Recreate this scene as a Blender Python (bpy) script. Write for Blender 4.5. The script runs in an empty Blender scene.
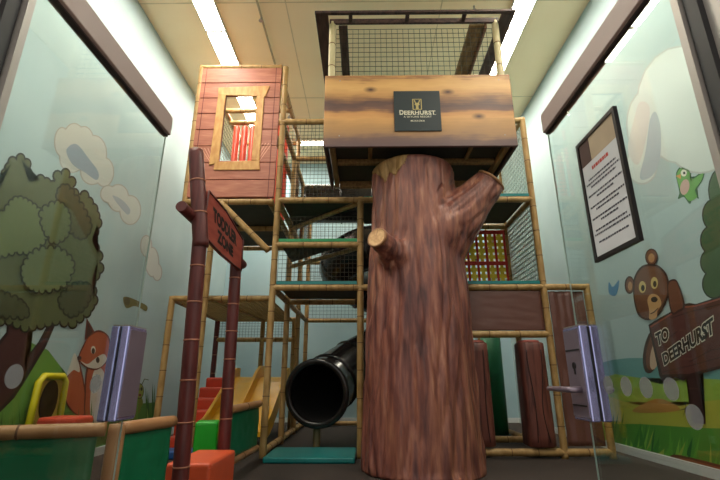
import bpy, bmesh, math, random
from mathutils import Vector, Matrix, Euler, noise
random.seed(7)
sc = bpy.context.scene
COL = sc.collection
PI = math.pi

# ------------------------------------------------------------------ camera
F, PITCH, YAW, EYE = 438.0, math.radians(17.5), 0.0109, Vector((0, 0, 0.95))
ROT = Euler((PI / 2 + PITCH, 0, YAW)).to_matrix()
cd = bpy.data.cameras.new('camera')
cam = bpy.data.objects.new('camera', cd)
COL.objects.link(cam)
cam.location = EYE
cam.rotation_euler = (PI / 2 + PITCH, 0, YAW)
cd.sensor_width = 36
cd.lens = F / 720 * 36
cd.clip_start = 0.05
sc.camera = cam

def ray(px, py):
    return ROT @ Vector((px - 360, 240 - py, -F))
def onY(px, py, Y):
    d = ray(px, py); return EYE + d * (Y / d.y)
def onX(px, py, X):
    d = ray(px, py); return EYE + d * (X / d.x)
def onZ(px, py, Z):
    d = ray(px, py); return EYE + d * ((Z - EYE.z) / d.z)

# ------------------------------------------------------------------ materials
def s2l(c):
    return tuple(((v / 255) / 12.92 if v / 255 <= 0.04045 else ((v / 255 + 0.055) / 1.055) ** 2.4) for v in c)
MATS = {}
KA = 0.80   # overall albedo level of painted and moulded things
def mat(name, rgb, rough=0.6, metal=0.0, var=0.10, scale=6.0, bump=0.0, stretch=(1, 1, 1), spec=0.5, emit=0.0):
    """sRGB colour with a little procedural variation and optional bump"""
    if name in MATS: return MATS[name]
    m = bpy.data.materials.new(name); m.use_nodes = True
    nt = m.node_tree; N = nt.nodes; L = nt.links
    b = N['Principled BSDF']
    b.inputs['Roughness'].default_value = rough
    b.inputs['Metallic'].default_value = metal
    b.inputs['Specular IOR Level'].default_value = spec
    c = tuple(v * (1 if emit or metal > .8 else KA) for v in s2l(rgb))
    tc = N.new('ShaderNodeTexCoord'); mp = N.new('ShaderNodeMapping')
    mp.inputs['Scale'].default_value = stretch
    nz = N.new('ShaderNodeTexNoise'); nz.inputs['Scale'].default_value = scale; nz.inputs['Detail'].default_value = 4
    L.new(tc.outputs['Object'], mp.inputs['Vector']); L.new(mp.outputs['Vector'], nz.inputs['Vector'])
    rp = N.new('ShaderNodeValToRGB')
    rp.color_ramp.elements[0].position = 0.3; rp.color_ramp.elements[1].position = 0.7
    rp.color_ramp.elements[0].color = (*[v * (1 - var) for v in c], 1)
    rp.color_ramp.elements[1].color = (*[min(1, v * (1 + var)) for v in c], 1)
    L.new(nz.outputs['Fac'], rp.inputs['Fac']); L.new(rp.outputs['Color'], b.inputs['Base Color'])
    if bump:
        bp = N.new('ShaderNodeBump'); bp.inputs['Strength'].default_value = bump; bp.inputs['Distance'].default_value = 0.02
        L.new(nz.outputs['Fac'], bp.inputs['Height']); L.new(bp.outputs['Normal'], b.inputs['Normal'])
    if emit:
        b.inputs['Emission Color'].default_value = (*c, 1); b.inputs['Emission Strength'].default_value = emit
    MATS[name] = m
    return m

def ramp_mat(name, stops, scale, stretch, rough=0.6, bump=0.3, detail=6, dist=0.02, distort=0.0, spec=0.4, coord='Object', alb=KA):
    m = bpy.data.materials.new(name); m.use_nodes = True
    nt = m.node_tree; N = nt.nodes; L = nt.links; b = N['Principled BSDF']
    b.inputs['Roughness'].default_value = rough; b.inputs['Specular IOR Level'].default_value = spec
    tc = N.new('ShaderNodeTexCoord'); mp = N.new('ShaderNodeMapping'); mp.inputs['Scale'].default_value = stretch
    nz = N.new('ShaderNodeTexNoise'); nz.inputs['Scale'].default_value = scale; nz.inputs['Detail'].default_value = detail
    nz.inputs['Distortion'].default_value = distort
    L.new(tc.outputs[coord], mp.inputs['Vector']); L.new(mp.outputs['Vector'], nz.inputs['Vector'])
    rp = N.new('ShaderNodeValToRGB'); e = rp.color_ramp.elements
    while len(e) < len(stops): e.new(0.5)
    for k, (p, c) in enumerate(stops):
        e[k].position = p; e[k].color = (*(v * alb for v in s2l(c)), 1)
    L.new(nz.outputs['Fac'], rp.inputs['Fac']); L.new(rp.outputs['Color'], b.inputs['Base Color'])
    bp = N.new('ShaderNodeBump'); bp.inputs['Strength'].default_value = bump; bp.inputs['Distance'].default_value = dist
    L.new(nz.outputs['Fac'], bp.inputs['Height']); L.new(bp.outputs['Normal'], b.inputs['Normal'])
    MATS[name] = m
    return m

BAMBOO = ramp_mat('bamboo_foam', [(0.3, (158, 122, 70)), (0.5, (182, 144, 88)), (0.7, (198, 162, 106))], 5, (3, 3, 1), 0.5, 0.1)
BAND = mat('bamboo_joint', (120, 84, 42), 0.6)
BAMPALE = ramp_mat('pale_bamboo', [(0.3, (196, 180, 134)), (0.7, (216, 202, 160))], 5, (3, 3, 1), 0.5, 0.1)
REDPOLE = ramp_mat('red_bamboo', [(0.3, (84, 34, 32)), (0.7, (112, 50, 46))], 6, (4, 4, .6), 0.4, 0.15)
REDBAND = mat('red_bamboo_joint', (176, 112, 84), 0.6)
RAILTAN = ramp_mat('tan_vinyl', [(0.3, (166, 118, 76)), (0.7, (190, 142, 98))], 4, (1, 1, 1), 0.45, 0.1)
RAILSEAM = mat('tan_vinyl_seam', (120, 80, 52), 0.6)
GREENV = mat('green_vinyl', (10, 118, 76), 0.45, var=.08, scale=3, bump=.1)
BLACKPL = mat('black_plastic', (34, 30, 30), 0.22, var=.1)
BLACKIN = mat('black_inner_shade_and_base', (16, 14, 14), 0.6, var=.1)  # darker copy for tube insides, shade put into the colour; also column base
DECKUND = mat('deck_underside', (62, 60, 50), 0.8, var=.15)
TEALMAT = mat('teal_vinyl', (18, 128, 126), 0.4, var=.06)
GREENMAT = mat('green_mat', (24, 150, 84), 0.4, var=.06)
BLUEMAT = mat('blue_vinyl', (32, 84, 150), 0.4, var=.06)
REDV = mat('red_vinyl', (222, 76, 48), 0.42, var=.06)
ORANGEV = mat('orange_vinyl', (228, 92, 52), 0.42, var=.05)
YELLOW = mat('yellow_plastic', (236, 178, 34), 0.35, var=.05)
LIMEV = mat('lime_vinyl', (40, 184, 46), 0.42, var=.05)
BROWNV = mat('brown_vinyl', (112, 72, 62), 0.42, var=.06, scale=3, bump=.2)
LOGV = ramp_mat('log_vinyl', [(0.36, (84, 44, 38)), (0.46, (112, 62, 52)), (0.7, (128, 74, 62))], 3.2, (5, 5, .5), 0.5, 0.15, detail=3, distort=.6)
PINKCAP = mat('pink_cap', (206, 112, 100), 0.5)
NETBLK = mat('black_net', (50, 44, 30), 0.8)
NETWHT = mat('white_net', (240, 244, 238), 0.8)
NETTAN = mat('tan_net', (150, 124, 74), 0.8)
STRAPR = mat('red_strap', (206, 48, 32), 0.6)
STRAPY = mat('yellow_strap', (244, 212, 50), 0.6)
DARKW = ramp_mat('dark_brown_board', [(0.35, (52, 36, 34)), (0.6, (84, 60, 54))], 4, (6, 1, 6), 0.6, 0.15)
TANW = ramp_mat('tan_board', [(0.35, (128, 96, 56)), (0.65, (168, 130, 80))], 4, (8, 1, 8), 0.6, 0.15)
TRIMW = ramp_mat('window_trim_wood', [(0.35, (204, 142, 76)), (0.65, (226, 176, 104))], 4, (4, 4, 1.5), 0.5, 0.05)
PLANKR = ramp_mat('red_plank', [(0.3, (172, 100, 80)), (0.55, (188, 116, 92)), (0.75, (204, 136, 108))], 3, (1.2, 1, 9), 0.5, 0.08, distort=.3)
GROOVE = mat('plank_groove', (120, 58, 50), 0.7)
CUTW = ramp_mat('cut_wood', [(0.35, (206, 156, 104)), (0.65, (236, 192, 138))], 30, (1, 1, 1), 0.6, 0.1)
CUTRIM = mat('cut_rim', (160, 110, 70), 0.6)
SIGNRED = ramp_mat('sign_red', [(0.35, (158, 70, 58)), (0.65, (182, 88, 72))], 4, (1, 1, 5), 0.5, 0.1)
INK = mat('ink', (28, 18, 16), 0.6, var=.02)
TEALDK = mat('plaque_dark_teal', (26, 40, 44), 0.5, var=.05)
GOLD = mat('plaque_gold', (196, 176, 110), 0.5, var=.02)
CREAMINK = mat('plaque_cream', (226, 220, 196), 0.5, var=.02)
ALU = mat('aluminium', (176, 170, 164), 0.4, 0.5, var=.03)
BRONZE = mat('rail_taupe_metal', (176, 154, 148), 0.45, 0.0, var=.03)
BRONZEDK = mat('rail_channel', (52, 40, 38), 0.6)
GASKET = mat('black_gasket', (16, 16, 20), 0.5)
CHROME = mat('chrome_blue_reflection', (184, 188, 242), 0.24, .8, var=.06, scale=12)  # lavender tint puts the blue reflections into the metal colour
LOCKGREY = mat('lock_grey_metal', (150, 136, 152), 0.4, 0.6, var=.06)

MIRRORDK = mat('dark_mirror', (50, 52, 50), 0.15, 0.4)

def glass_mat():
    m = bpy.data.materials.new('clear_glass'); m.use_nodes = True
    nt = m.node_tree; N = nt.nodes; L = nt.links; N.remove(N['Principled BSDF'])
    t = N.new('ShaderNodeBsdfTransparent'); t.inputs['Color'].default_value = (.93, .97, .955, 1)
    g = N.new('ShaderNodeBsdfGlossy'); g.inputs['Roughness'].default_value = 0.0
    lw = N.new('ShaderNodeLayerWeight'); lw.inputs['Blend'].default_value = .5
    p5 = N.new('ShaderNodeMath'); p5.operation = 'POWER'; p5.inputs[1].default_value = 5; L.new(lw.outputs['Facing'], p5.inputs[0])
    f = N.new('ShaderNodeMath'); f.operation = 'MULTIPLY_ADD'; f.inputs[1].default_value = .96; f.inputs[2].default_value = .035; L.new(p5.outputs[0], f.inputs[0])
    # a faint procedural smear keeps the film of the pane uneven
    nz = N.new('ShaderNodeTexNoise'); nz.inputs['Scale'].default_value = 1.5
    mu = N.new('ShaderNodeMath'); mu.operation = 'MULTIPLY_ADD'; mu.inputs[1].default_value = .02
    L.new(nz.outputs['Fac'], mu.inputs[0]); L.new(f.outputs[0], mu.inputs[2])
    x = N.new('ShaderNodeMixShader'); L.new(mu.outputs[0], x.inputs['Fac']); L.new(t.outputs[0], x.inputs[1]); L.new(g.outputs[0], x.inputs[2])
    L.new(x.outputs[0], N['Material Output'].inputs['Surface'])
    return m
GLASS = glass_mat()
def frost_mat():
    m = bpy.data.materials.new('frosted_film'); m.use_nodes = True
    nt = m.node_tree; N = nt.nodes; L = nt.links; b = N['Principled BSDF']
    b.inputs['Base Color'].default_value = (*s2l((126, 128, 130)), 1); b.inputs['Roughness'].default_value = .9
    nz = N.new('ShaderNodeTexNoise'); nz.inputs['Scale'].default_value = 40
    mr = N.new('ShaderNodeMapRange'); mr.inputs['To Min'].default_value = .5; mr.inputs['To Max'].default_value = .6
    L.new(nz.outputs['Fac'], mr.inputs['Value']); L.new(mr.outputs[0], b.inputs['Alpha'])
    return m
FROST = frost_mat()

# ------------------------------------------------------------------ mesh helpers
def NB(): return bmesh.new()
def face(bm, vs, mi=0, smooth=False):
    try:
        f = bm.faces.new(vs)
    except ValueError:
        return None
    f.material_index = mi; f.smooth = smooth
    return f
def obj(name, bm, mats, parent=None, origin=None, wn=True):
    """links the bmesh (world coordinates) as one object; origin = parent's base or own base"""
    if not isinstance(mats, (list, tuple)): mats = [mats]
    if origin is None:
        if parent is not None:
            origin = wloc(parent)
        else:
            xs = [v.co for v in bm.verts]
            lo = Vector((min(c.x for c in xs), min(c.y for c in xs), min(c.z for c in xs)))
            hi = Vector((max(c.x for c in xs), max(c.y for c in xs), max(c.z for c in xs)))
            origin = Vector(((lo.x + hi.x) / 2, (lo.y + hi.y) / 2, lo.z))
    if wn: bmesh.ops.recalc_face_normals(bm, faces=bm.faces)
    bmesh.ops.translate(bm, verts=bm.verts, vec=-Vector(origin))
    me = bpy.data.meshes.new(name); bm.to_mesh(me); bm.free()
    for m in mats: me.materials.append(m)
    o = bpy.data.objects.new(name, me); COL.objects.link(o)
    if parent is not None:
        o.parent = parent
        o.location = Vector(origin) - wloc(parent)
    else:
        o.location = origin
    return o
def wloc(o):
    v = Vector((0, 0, 0))
    while o is not None:
        v += o.location; o = o.parent
    return v
def tag(o, label=None, cat=None, group=None, kind=None):
    if label: o['label'] = label
    if cat: o['category'] = cat
    if group: o['group'] = group
    if kind: o['kind'] = kind
    return o
def thing(name, label, cat, loc, group=None):
    o = bpy.data.objects.new(name, None); COL.objects.link(o)
    o.empty_display_size = .1
    o.location = loc
    return tag(o, label, cat, group)
def struct(name, bm, mats, label=None, origin=(0, 0, 0)):
    return tag(obj(name, bm, mats, origin=origin), label, None, None, 'structure')

def box(bm, lo, hi, mi=0):
    x0, y0, z0 = lo; x1, y1, z1 = hi
    v = [bm.verts.new(p) for p in [(x0, y0, z0), (x1, y0, z0), (x1, y1, z0), (x0, y1, z0), (x0, y0, z1), (x1, y0, z1), (x1, y1, z1), (x0, y1, z1)]]
    for q in [(0, 3, 2, 1), (4, 5, 6, 7), (0, 1, 5, 4), (1, 2, 6, 5), (2, 3, 7, 6), (3, 0, 4, 7)]:
        face(bm, [v[i] for i in q], mi)
    return v
def rbox(bm, lo, hi, r=.02, mi=0, rotz=0, seg=2):
    t = bmesh.new(); box(t, lo, hi, mi)
    bmesh.ops.bevel(t, geom=list(t.edges), offset=r, segments=seg, affect='EDGES', profile=.5)
    if rotz:
        c = (Vector(lo) + Vector(hi)) / 2
        bmesh.ops.rotate(t, verts=t.verts, cent=c, matrix=Matrix.Rotation(rotz, 3, 'Z'))
    for f in t.faces: f.material_index = mi; f.smooth = False
    merge(bm, t)
def merge(bm, t):
    me = bpy.data.meshes.new('tmp'); t.to_mesh(me); t.free(); bm.from_mesh(me); bpy.data.meshes.remove(me)
def frames(path):
    P = [Vector(p) for p in path]; n = len(P)
    T = []
    for i in range(n):
        a = P[max(0, i - 1)]; b = P[min(n - 1, i + 1)]
        T.append((b - a).normalized())
    ref = Vector((0, 0, 1)) if abs(T[0].z) < .9 else Vector((1, 0, 0))
    u = (ref - T[0] * ref.dot(T[0])).normalized()
    out = []
    for i in range(n):
        u = (u - T[i] * u.dot(T[i])).normalized()
        out.append((P[i], u, T[i].cross(u)))
    return out
def tube(bm, path, r, seg=12, mi=0, cap=True, smooth=True, ell=(1, 1)):
    fr = frames(path); rings = []
    for i, (p, u, w) in enumerate(fr):
        rr = r[i] if isinstance(r, (list, tuple)) else r
        rings.append([bm.verts.new(p + (u * math.cos(2 * PI * k / seg) * ell[0] + w * math.sin(2 * PI * k / seg) * ell[1]) * rr) for k in range(seg)])
    for a, b in zip(rings, rings[1:]):
        for k in range(seg):
            face(bm, [a[k], a[(k + 1) % seg], b[(k + 1) % seg], b[k]], mi, smooth)
    if cap:
        face(bm, rings[0][::-1], mi); face(bm, rings[-1], mi)
    return rings
def pole_bm(p0, p1, r=.045, step=.36, band=1, seg=12):
    """a padded bamboo pole: gentle swelling between joints and thin joint bands"""
    bm = NB(); p0 = Vector(p0); p1 = Vector(p1); d = p1 - p0; L = d.length; n = max(1, round(L / step))
    path, rad = [], []
    for k in range(n):
        for t, q in ((0.0, .97), (.12, 1.0), (.5, 1.015), (.88, 1.0)):
            path.append(p0 + d * ((k + t) / n)); rad.append(r * q)
    path.append(p1); rad.append(r * .97)
    tube(bm, path, rad, seg)
    if band:
        e = d.normalized() * .006
        for k in range(1, n):
            c = p0 + d * (k / n)
            tube(bm, [c - e, c + e], r * 1.045, seg, 1)
    return bm
def pole(name, p0, p1, parent, r=.045, mats=None, step=.36, label=None):
    o = obj(name, pole_bm(p0, p1, r, step), mats or [BAMBOO, BAND], parent)
    if label: o['label'] = label
    return o
def net_bm(o, u, v, sp=.055, t=.005):
    """a net of square cord: origin o, edge vectors u and v"""
    bm = NB(); o = Vector(o); u = Vector(u); v = Vector(v); n = u.cross(v).normalized()
    for a, b in ((u, v), (v, u)):
        k = max(1, round(a.length / sp)); s = a.normalized() * t / 2; h = n * t / 2
        for i in range(k + 1):
            c = o + a * (i / k); e = c + b
            q = [bm.verts.new(x) for x in (c - s - h, c + s - h, c + s + h, c - s + h, e - s - h, e + s - h, e + s + h, e - s + h)]
            for f in [(0, 1, 5, 4), (1, 2, 6, 5), (2, 3, 7, 6), (3, 0, 4, 7)]: face(bm, [q[j] for j in f])
    return bm
def slab_bm(pts, z0, z1, bm=None, mi=0, mi_side=None, mi_bot=None):
    """prism over a plan polygon"""
    bm = bm or NB()
    lo = [bm.verts.new((x, y, z0)) for x, y in pts]; hi = [bm.verts.new((x, y, z1)) for x, y in pts]; n = len(pts)
    face(bm, hi, mi); face(bm, lo[::-1], mi if mi_bot is None else mi_bot)
    for k in range(n): face(bm, [lo[k], lo[(k + 1) % n], hi[(k + 1) % n], hi[k]], mi if mi_side is None else mi_side)
    return bm
def prism(bm, pts, vec, mi=0):
    """polygon of 3-D points pushed out along vec"""
    vec = Vector(vec); a = [bm.verts.new(Vector(p)) for p in pts]; b = [bm.verts.new(Vector(p) + vec) for p in pts]; n = len(a)
    face(bm, a, mi); face(bm, b[::-1], mi)
    for k in range(n): face(bm, [a[k], b[k], b[(k + 1) % n], a[(k + 1) % n]], mi)

def text_geo(body, offset=0.0, space=1.0):
    """default-font lettering as 2-D verts and faces in the unit box"""
    c = bpy.data.curves.new('lettering', 'FONT'); c.body = body; c.offset = offset; c.space_character = space; c.resolution_u = 3
    o = bpy.data.objects.new('lettering', c); COL.objects.link(o)
    dg = bpy.context.evaluated_depsgraph_get(); dg.update()
    me = bpy.data.meshes.new_from_object(o.evaluated_get(dg))
    vs = [(v.co.x, v.co.y) for v in me.vertices]; fs = [tuple(p.vertices) for p in me.polygons]
    bpy.data.objects.remove(o); bpy.data.curves.remove(c); bpy.data.meshes.remove(me)
    return vs, fs
def put_text(bm, body, TL, TR, BR, BL, nrm, mi=0, offset=0.0, lift=.002, space=1.0, base_box=None):
    vs, fs = text_geo(body, offset, space)
    bx = base_box or (min(v[0] for v in vs), min(v[1] for v in vs), max(v[0] for v in vs), max(v[1] for v in vs))
    TL, TR, BR, BL, nrm = map(Vector, (TL, TR, BR, BL, nrm)); out = []
    for x, y in vs:
        s = (x - bx[0]) / (bx[2] - bx[0]); t = (y - bx[1]) / (bx[3] - bx[1])
        p = BL.lerp(BR, s).lerp(TL.lerp(TR, s), t) + nrm * lift
        out.append(bm.verts.new(p))
    for f in fs: face(bm, [out[i] for i in f], mi)
    return bx
def catmull(pts, n=4):
    out = []; m = len(pts)
    for i in range(m):
        p0, p1, p2, p3 = (Vector((*pts[(i + k) % m], 0)) for k in (-1, 0, 1, 2))
        for j in range(n):
            t = j / n
            q = .5 * ((2 * p1) + (-p0 + p2) * t + (2 * p0 - 5 * p1 + 4 * p2 - p3) * t * t + (-p0 + 3 * p1 - 3 * p2 + p3) * t ** 3)
            out.append((q.x, q.y))
    return out
class Paint:
    """flat printed figure on a side wall: polygons given where the wall shows them, stacked a hair apart"""
    def __init__(s, X, lift=.002): s.X = X; s.bm = NB(); s.mats = []; s.l = lift; s.step = .0012
    def mi(s, m):
        if m not in s.mats: s.mats.append(m)
        return s.mats.index(m)
    def poly(s, pts, rgb, smooth=False, n=4):
        if smooth: pts = catmull(pts, n)
        m = PM(rgb); sg = -1 if s.X > 0 else 1
        vs = []
        for x, y in pts:
            p = onX(x, y, s.X); vs.append(s.bm.verts.new((s.X + sg * s.l * .25, p.y, max(.104, p.z))))
        f = face(s.bm, vs, s.mi(m))
        if f: bmesh.ops.triangulate(s.bm, faces=[f])
        s.l += s.step
    def ell(s, cx, cy, rx, ry, rgb, rot=0, n=20):
        s.poly([(cx + rx * math.cos(a) * math.cos(rot) - ry * math.sin(a) * math.sin(rot), cy + rx * math.cos(a) * math.sin(rot) + ry * math.sin(a) * math.cos(rot)) for a in [2 * PI * k / n for k in range(n)]], rgb)
    def line(s, pts, w, rgb):
        L, R = [], []
        for i, (x, y) in enumerate(pts):
            a = pts[max(0, i - 1)]; b = pts[min(len(pts) - 1, i + 1)]
            d = math.hypot(b[0] - a[0], b[1] - a[1]); nx, ny = -(b[1] - a[1]) / d, (b[0] - a[0]) / d
            L.append((x + nx * w / 2, y + ny * w / 2)); R.append((x - nx * w / 2, y - ny * w / 2))
        s.poly(L + R[::-1], rgb)
    def text(s, body, q, rgb, offset=0, box_=None):
        sg = -1 if s.X > 0 else 1
        r = put_text(s.bm, body, *[onX(x, y, s.X) for x, y in q], (sg, 0, 0), s.mi(PM(rgb)), offset, s.l * .25, .95, box_)
        s.l += .0012
        return r
    def build(s, name, parent):
        return obj(name, s.bm, s.mats, parent)
def PM(rgb):
    return mat('print_%02x%02x%02x' % rgb, rgb, .55, var=.03, scale=2)

# ================================================================== the room
XW, YB, ZC, YF = 3.45, 10.6, 6.45, 1.0
WALLM = ramp_mat('wall_pale_cyan', [(0.35, (176, 198, 202)), (0.65, (185, 206, 209))], 1.2, (1, 1, 1), 0.75, 0.02)
WALLB = ramp_mat('wall_soft_blue', [(0.35, (166, 196, 206)), (0.65, (176, 204, 212))], 1.2, (1, 1, 1), 0.75, 0.02)
CEILM = ramp_mat('ceiling_cream', [(0.35, (246, 226, 188)), (0.65, (249, 231, 195))], 1.0, (1, 1, 1), 0.85, 0.02, alb=1)
FLOORM = ramp_mat('dark_carpet', [(0.3, (46, 38, 35)), (0.7, (70, 58, 51))], 60, (1, 1, 1), 0.9, 0.5, dist=.005)
MAUVE = mat('mauve_wall', (132, 100, 104), 0.7, var=.04)
WHITEB = mat('white_baseboard', (222, 226, 224), 0.5, var=.03)
SEAM = mat('ceiling_seam', (236, 218, 178), 0.8)

b = NB(); box(b, (-3.6, .9, -.1), (3.6, YB + .1, 0)); struct('floor', b, FLOORM)
LOBBY = ramp_mat('pale_bounce_floor', [(0.3, (214, 206, 192)), (0.7, (226, 220, 208))], 3, (1, 1, 1), 0.5, 0.05, alb=1)
b = NB(); box(b, (-9, -14, -.1), (9, .9, .002)); struct('floor_lobby_bounce', b, LOBBY)  # unseen lobby floor, made pale and long to bounce light onto the ceiling
b = NB(); box(b, (-XW - .1, YF - .06, ZC), (XW + .1, YB + .1, ZC + .1)); ceiling = struct('ceiling', b, CEILM)
b = NB(); box(b, (-XW - .1, YF, 0), (-XW, YB, ZC)); struct('wall_left', b, WALLM)
b = NB(); box(b, (XW, YF, 0), (XW + .1, YB, ZC)); struct('wall_right', b, WALLM)
b = NB(); box(b, (-XW - .1, YB, 0), (XW + .1, YB + .1, ZC)); struct('wall_back', b, WALLB)
b = NB(); box(b, (1.03, .96, 0), (XW + .1, YF, 2.4)); box(b, (-XW - .1, .96, 0), (-1.13, YF, 2.4)); struct('wall_front', b, MAUVE)
b = NB(); box(b, (XW - .02, YF, 0), (XW, YB, .1)); struct('baseboard_right', b, WHITEB)
b = NB(); box(b, (-XW, YF, 0), (-XW + .02, YB, .1)); struct('baseboard_left', b, WHITEB)
b = NB(); box(b, (-XW + .02, YB - .02, 0), (XW - .02, YB, .1)); struct('baseboard_back', b, WHITEB)
# unseen glazing, added above the entrance to let ambient light in
b = NB(); box(b, (-XW, .975, 2.46), (XW, .985, ZC)); w1 = struct('window_added_light', b, GLASS)
b = NB()
for x in (-XW, -1.1, 1.0, XW - .06): box(b, (x, .95, 2.46), (x + .06, 1.0, ZC - .06))
box(b, (-XW, .95, ZC - .06), (XW, 1.0, ZC)); box(b, (-XW, .95, 2.4), (XW, 1.0, 2.46))
obj('added_window_frame', b, ALU, w1)
# ceiling panel seams
b = NB()
for y in (2.9, 5.3, 7.7, 10.1): box(b, (-XW, y - .008, ZC - .006), (XW, y + .008, ZC + .001))
for x in (-1.2, 1.2): box(b, (x - .008, YF, ZC - .006), (x + .008, YB, ZC + .001))
obj('panel_seam', b, SEAM, ceiling)

# ------------------------------------------------------------------ ceiling lights
DIFF = mat('light_diffuser', (255, 246, 228), .5, emit=29.0, var=0)
HOUS = mat('light_housing', (232, 226, 212), .5)
def ceiling_light(lo, hi, label):
    t = thing('ceiling_light', label, 'ceiling light', ((lo[0] + hi[0]) / 2, (lo[1] + hi[1]) / 2, ZC - .05), 'strip lights on the ceiling')
    b = NB(); x0, y0 = lo; x1, y1 = hi; w = .018
    box(b, (x0, y0, ZC - .05), (x0 + w, y1, ZC)); box(b, (x1 - w, y0, ZC - .05), (x1, y1, ZC))
    box(b, (x0 + w, y0, ZC - .05), (x1 - w, y0 + w, ZC)); box(b, (x0 + w, y1 - w, ZC - .05), (x1 - w, y1, ZC))
    obj('light_frame', b, HOUS, t)
    b = NB(); box(b, (x0 + w, y0 + w, ZC - .04), (x1 - w, y1 - w, ZC - .02)); obj('diffuser', b, DIFF, t)
for side, xc in (('left', -2.44), ('right', 2.45)):
    for (y0, y1), what in zip(((1.05, 3.41), (3.41, 5.83), (5.83, 8.27), (8.27, 10.4)),
                              ('long white strip light on the %s of the ceiling, nearest the entrance', 'long white strip light on the %s of the ceiling, second from the entrance',
                               'long white strip light on the %s of the ceiling, second from the back wall', 'long white strip light on the %s of the ceiling, ending at the back wall')):
        ceiling_light((xc - .17, y0), (xc + .17, y1), what % side)
ceiling_light((-2.1, 9.34), (.2, 9.58), 'crosswise white strip light near the back wall, seen through the black net')

# sprinkler pipe and heads on the ceiling
PIPEM = mat('painted_pipe', (190, 172, 136), .5)
t = thing('sprinkler_pipe', 'thin cream sprinkler pipe running along the ceiling above the plank cabin', 'pipe', (-1.5, 6, ZC - .06))
b = NB(); tube(b, [(-1.62, 3.0, ZC - .05), (-1.62, 9.9, ZC - .05)], .018, 8); obj('pipe', b, PIPEM, t)
for k, y in enumerate((5.52, 8.2)):
    b = NB(); tube(b, [(-1.62, y, ZC - .05), (-1.62, y, ZC - .13)], .012, 8); tube(b, [(-1.62, y, ZC - .13), (-1.62, y, ZC - .14)], .035, 12); obj('sprinkler_head', b, ALU, t)
b = NB(); p = onZ(474, 6, ZC); tube(b, [(p.x, p.y, ZC), (p.x, p.y, ZC - .08)], .014, 8); tube(b, [(p.x, p.y, ZC - .08), (p.x, p.y, ZC - .09)], .035, 12)
tag(obj('ceiling_sprinkler', b, ALU), 'small sprinkler head on the ceiling above the treehouse roof', 'sprinkler')

# ------------------------------------------------------------------ entrance: two glass doors standing open
def door(n, X, inner, lock_x, lever):
    """glass door at x = X swung into the room; inner = sign towards the opening"""
    z1 = 2.25
    d = bpy.data.objects.new('door_%d' % n, None); COL.objects.link(d); d.location = (X, 1.05, 0); d['kind'] = 'structure'
    b = NB(); box(b, (X - .006, 1.06, .02), (X + .006, 1.98, z1 - .05)); gp = obj('glass_pane', b, GLASS, d)
    b = NB(); box(b, (X - .003, 1.98, .02), (X + .003, 1.983, z1 - .11)); obj('pane_edge', b, mat('polished_edge', (216, 232, 226), .2), gp)
    b = NB(); rbox(b, (X - .026, 1.05, z1 - .105), (X + .026, 1.985, z1 + .0), .004); obj('top_rail', b, BRONZE, d)
    b = NB(); box(b, (X - .012, 1.05, z1 - .112), (X + .012, 1.985, z1 - .1045)); obj('rail_channel', b, BRONZEDK, d)
    b = NB(); rbox(b, (X - .026, 1.05, .012), (X + .026, 1.985, .11), .004); obj('bottom_rail', b, BRONZE, d)
    b = NB(); box(b, (X - .012, 1.035, .11), (X + .012, 1.06, z1 - .11)); obj('hinge_stile', b, ALU, d)
    xa, xb = lock_x; y0, y1 = 1.85, 2.005; xm = (xa + xb) / 2
    lo, hi = min(xa, xb), max(xa, xb)
    halves = ((lo, xm - .004), (xm + .004, hi))
    for h in halves:
        b = NB(); rbox(b, (h[0], y0, .785), (h[1], y1, 1.16), .006); L = obj('lock_housing', b, CHROME, d)
        b = NB(); box(b, (h[0] + .004, y0 + .004, 1.16), (h[1] - .004, y1 - .004, 1.164)); obj('lock_cap', b, ALU, L)
    b = NB(); box(b, (xm - .004, y0 + .004, .79), (xm + .004, y1, 1.155)); obj('lock_gap', b, GASKET, d)
    xi = xa - inner * .0
    b = NB(); box(b, (min(xi, xi + inner * .003), y0 + .01, .80), (max(xi, xi + inner * .003), y1 - .006, 1.145)); pl = obj('lock_plate', b, LOCKGREY, d)
    if lever:
        b = NB(); e = xi + inner * .003
        tube(b, [(e, 1.93, 1.00), (e + inner * .004, 1.93, 1.00)], .014, 12); box(b, (min(e, e + inner * .004), 1.926, .965), (max(e, e + inner * .004), 1.934, 1.0)); obj('keyhole', b, GASKET, pl)
        for zz in (1.06, .84):
            b = NB(); box(b, (min(e, e + inner * .003), 1.868, zz), (max(e, e + inner * .003), 1.99, zz + .006)); obj('lock_seam', b, GASKET, pl)
        for xs, sgn, yt in ((xa, inner, 2.12), (xb, -inner, 2.04)):
            b = NB(); q = xs + sgn * .04
            tube(b, [(xs, 1.90, .905), (q, 1.90, .905), (q + sgn * .008, 1.915, .905), (q + sgn * .008, yt, .905)], [.013, .013, .012, .010], 10)
            o = obj('lever_handle', b, LOCKGREY, d)
    return d
d1 = door(1, -1.025, 1, (-.985, -1.062), False)
d2 = door(2, .94, -1, (.886, .966), True)
def dots(d, X, sgn, spots):
    for y, z in spots:
        b = NB(); c = [(X + sgn * .0065, y + .034 * math.cos(a), z + .034 * math.sin(a)) for a in [2 * PI * k / 24 for k in range(24)]]
        prism(b, c, (sgn * .0015, 0, 0)); obj('frosted_dot', b, FROST, d)
dots(d2, .94, -1, [(1.895, .93), (1.78, .925), (1.66, .922), (1.545, .92), (1.42, .918), (1.345, .845)])
dots(d1, -1.025, 1, [(1.32, .955), (1.73, .93), (1.2, .955)])
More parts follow.
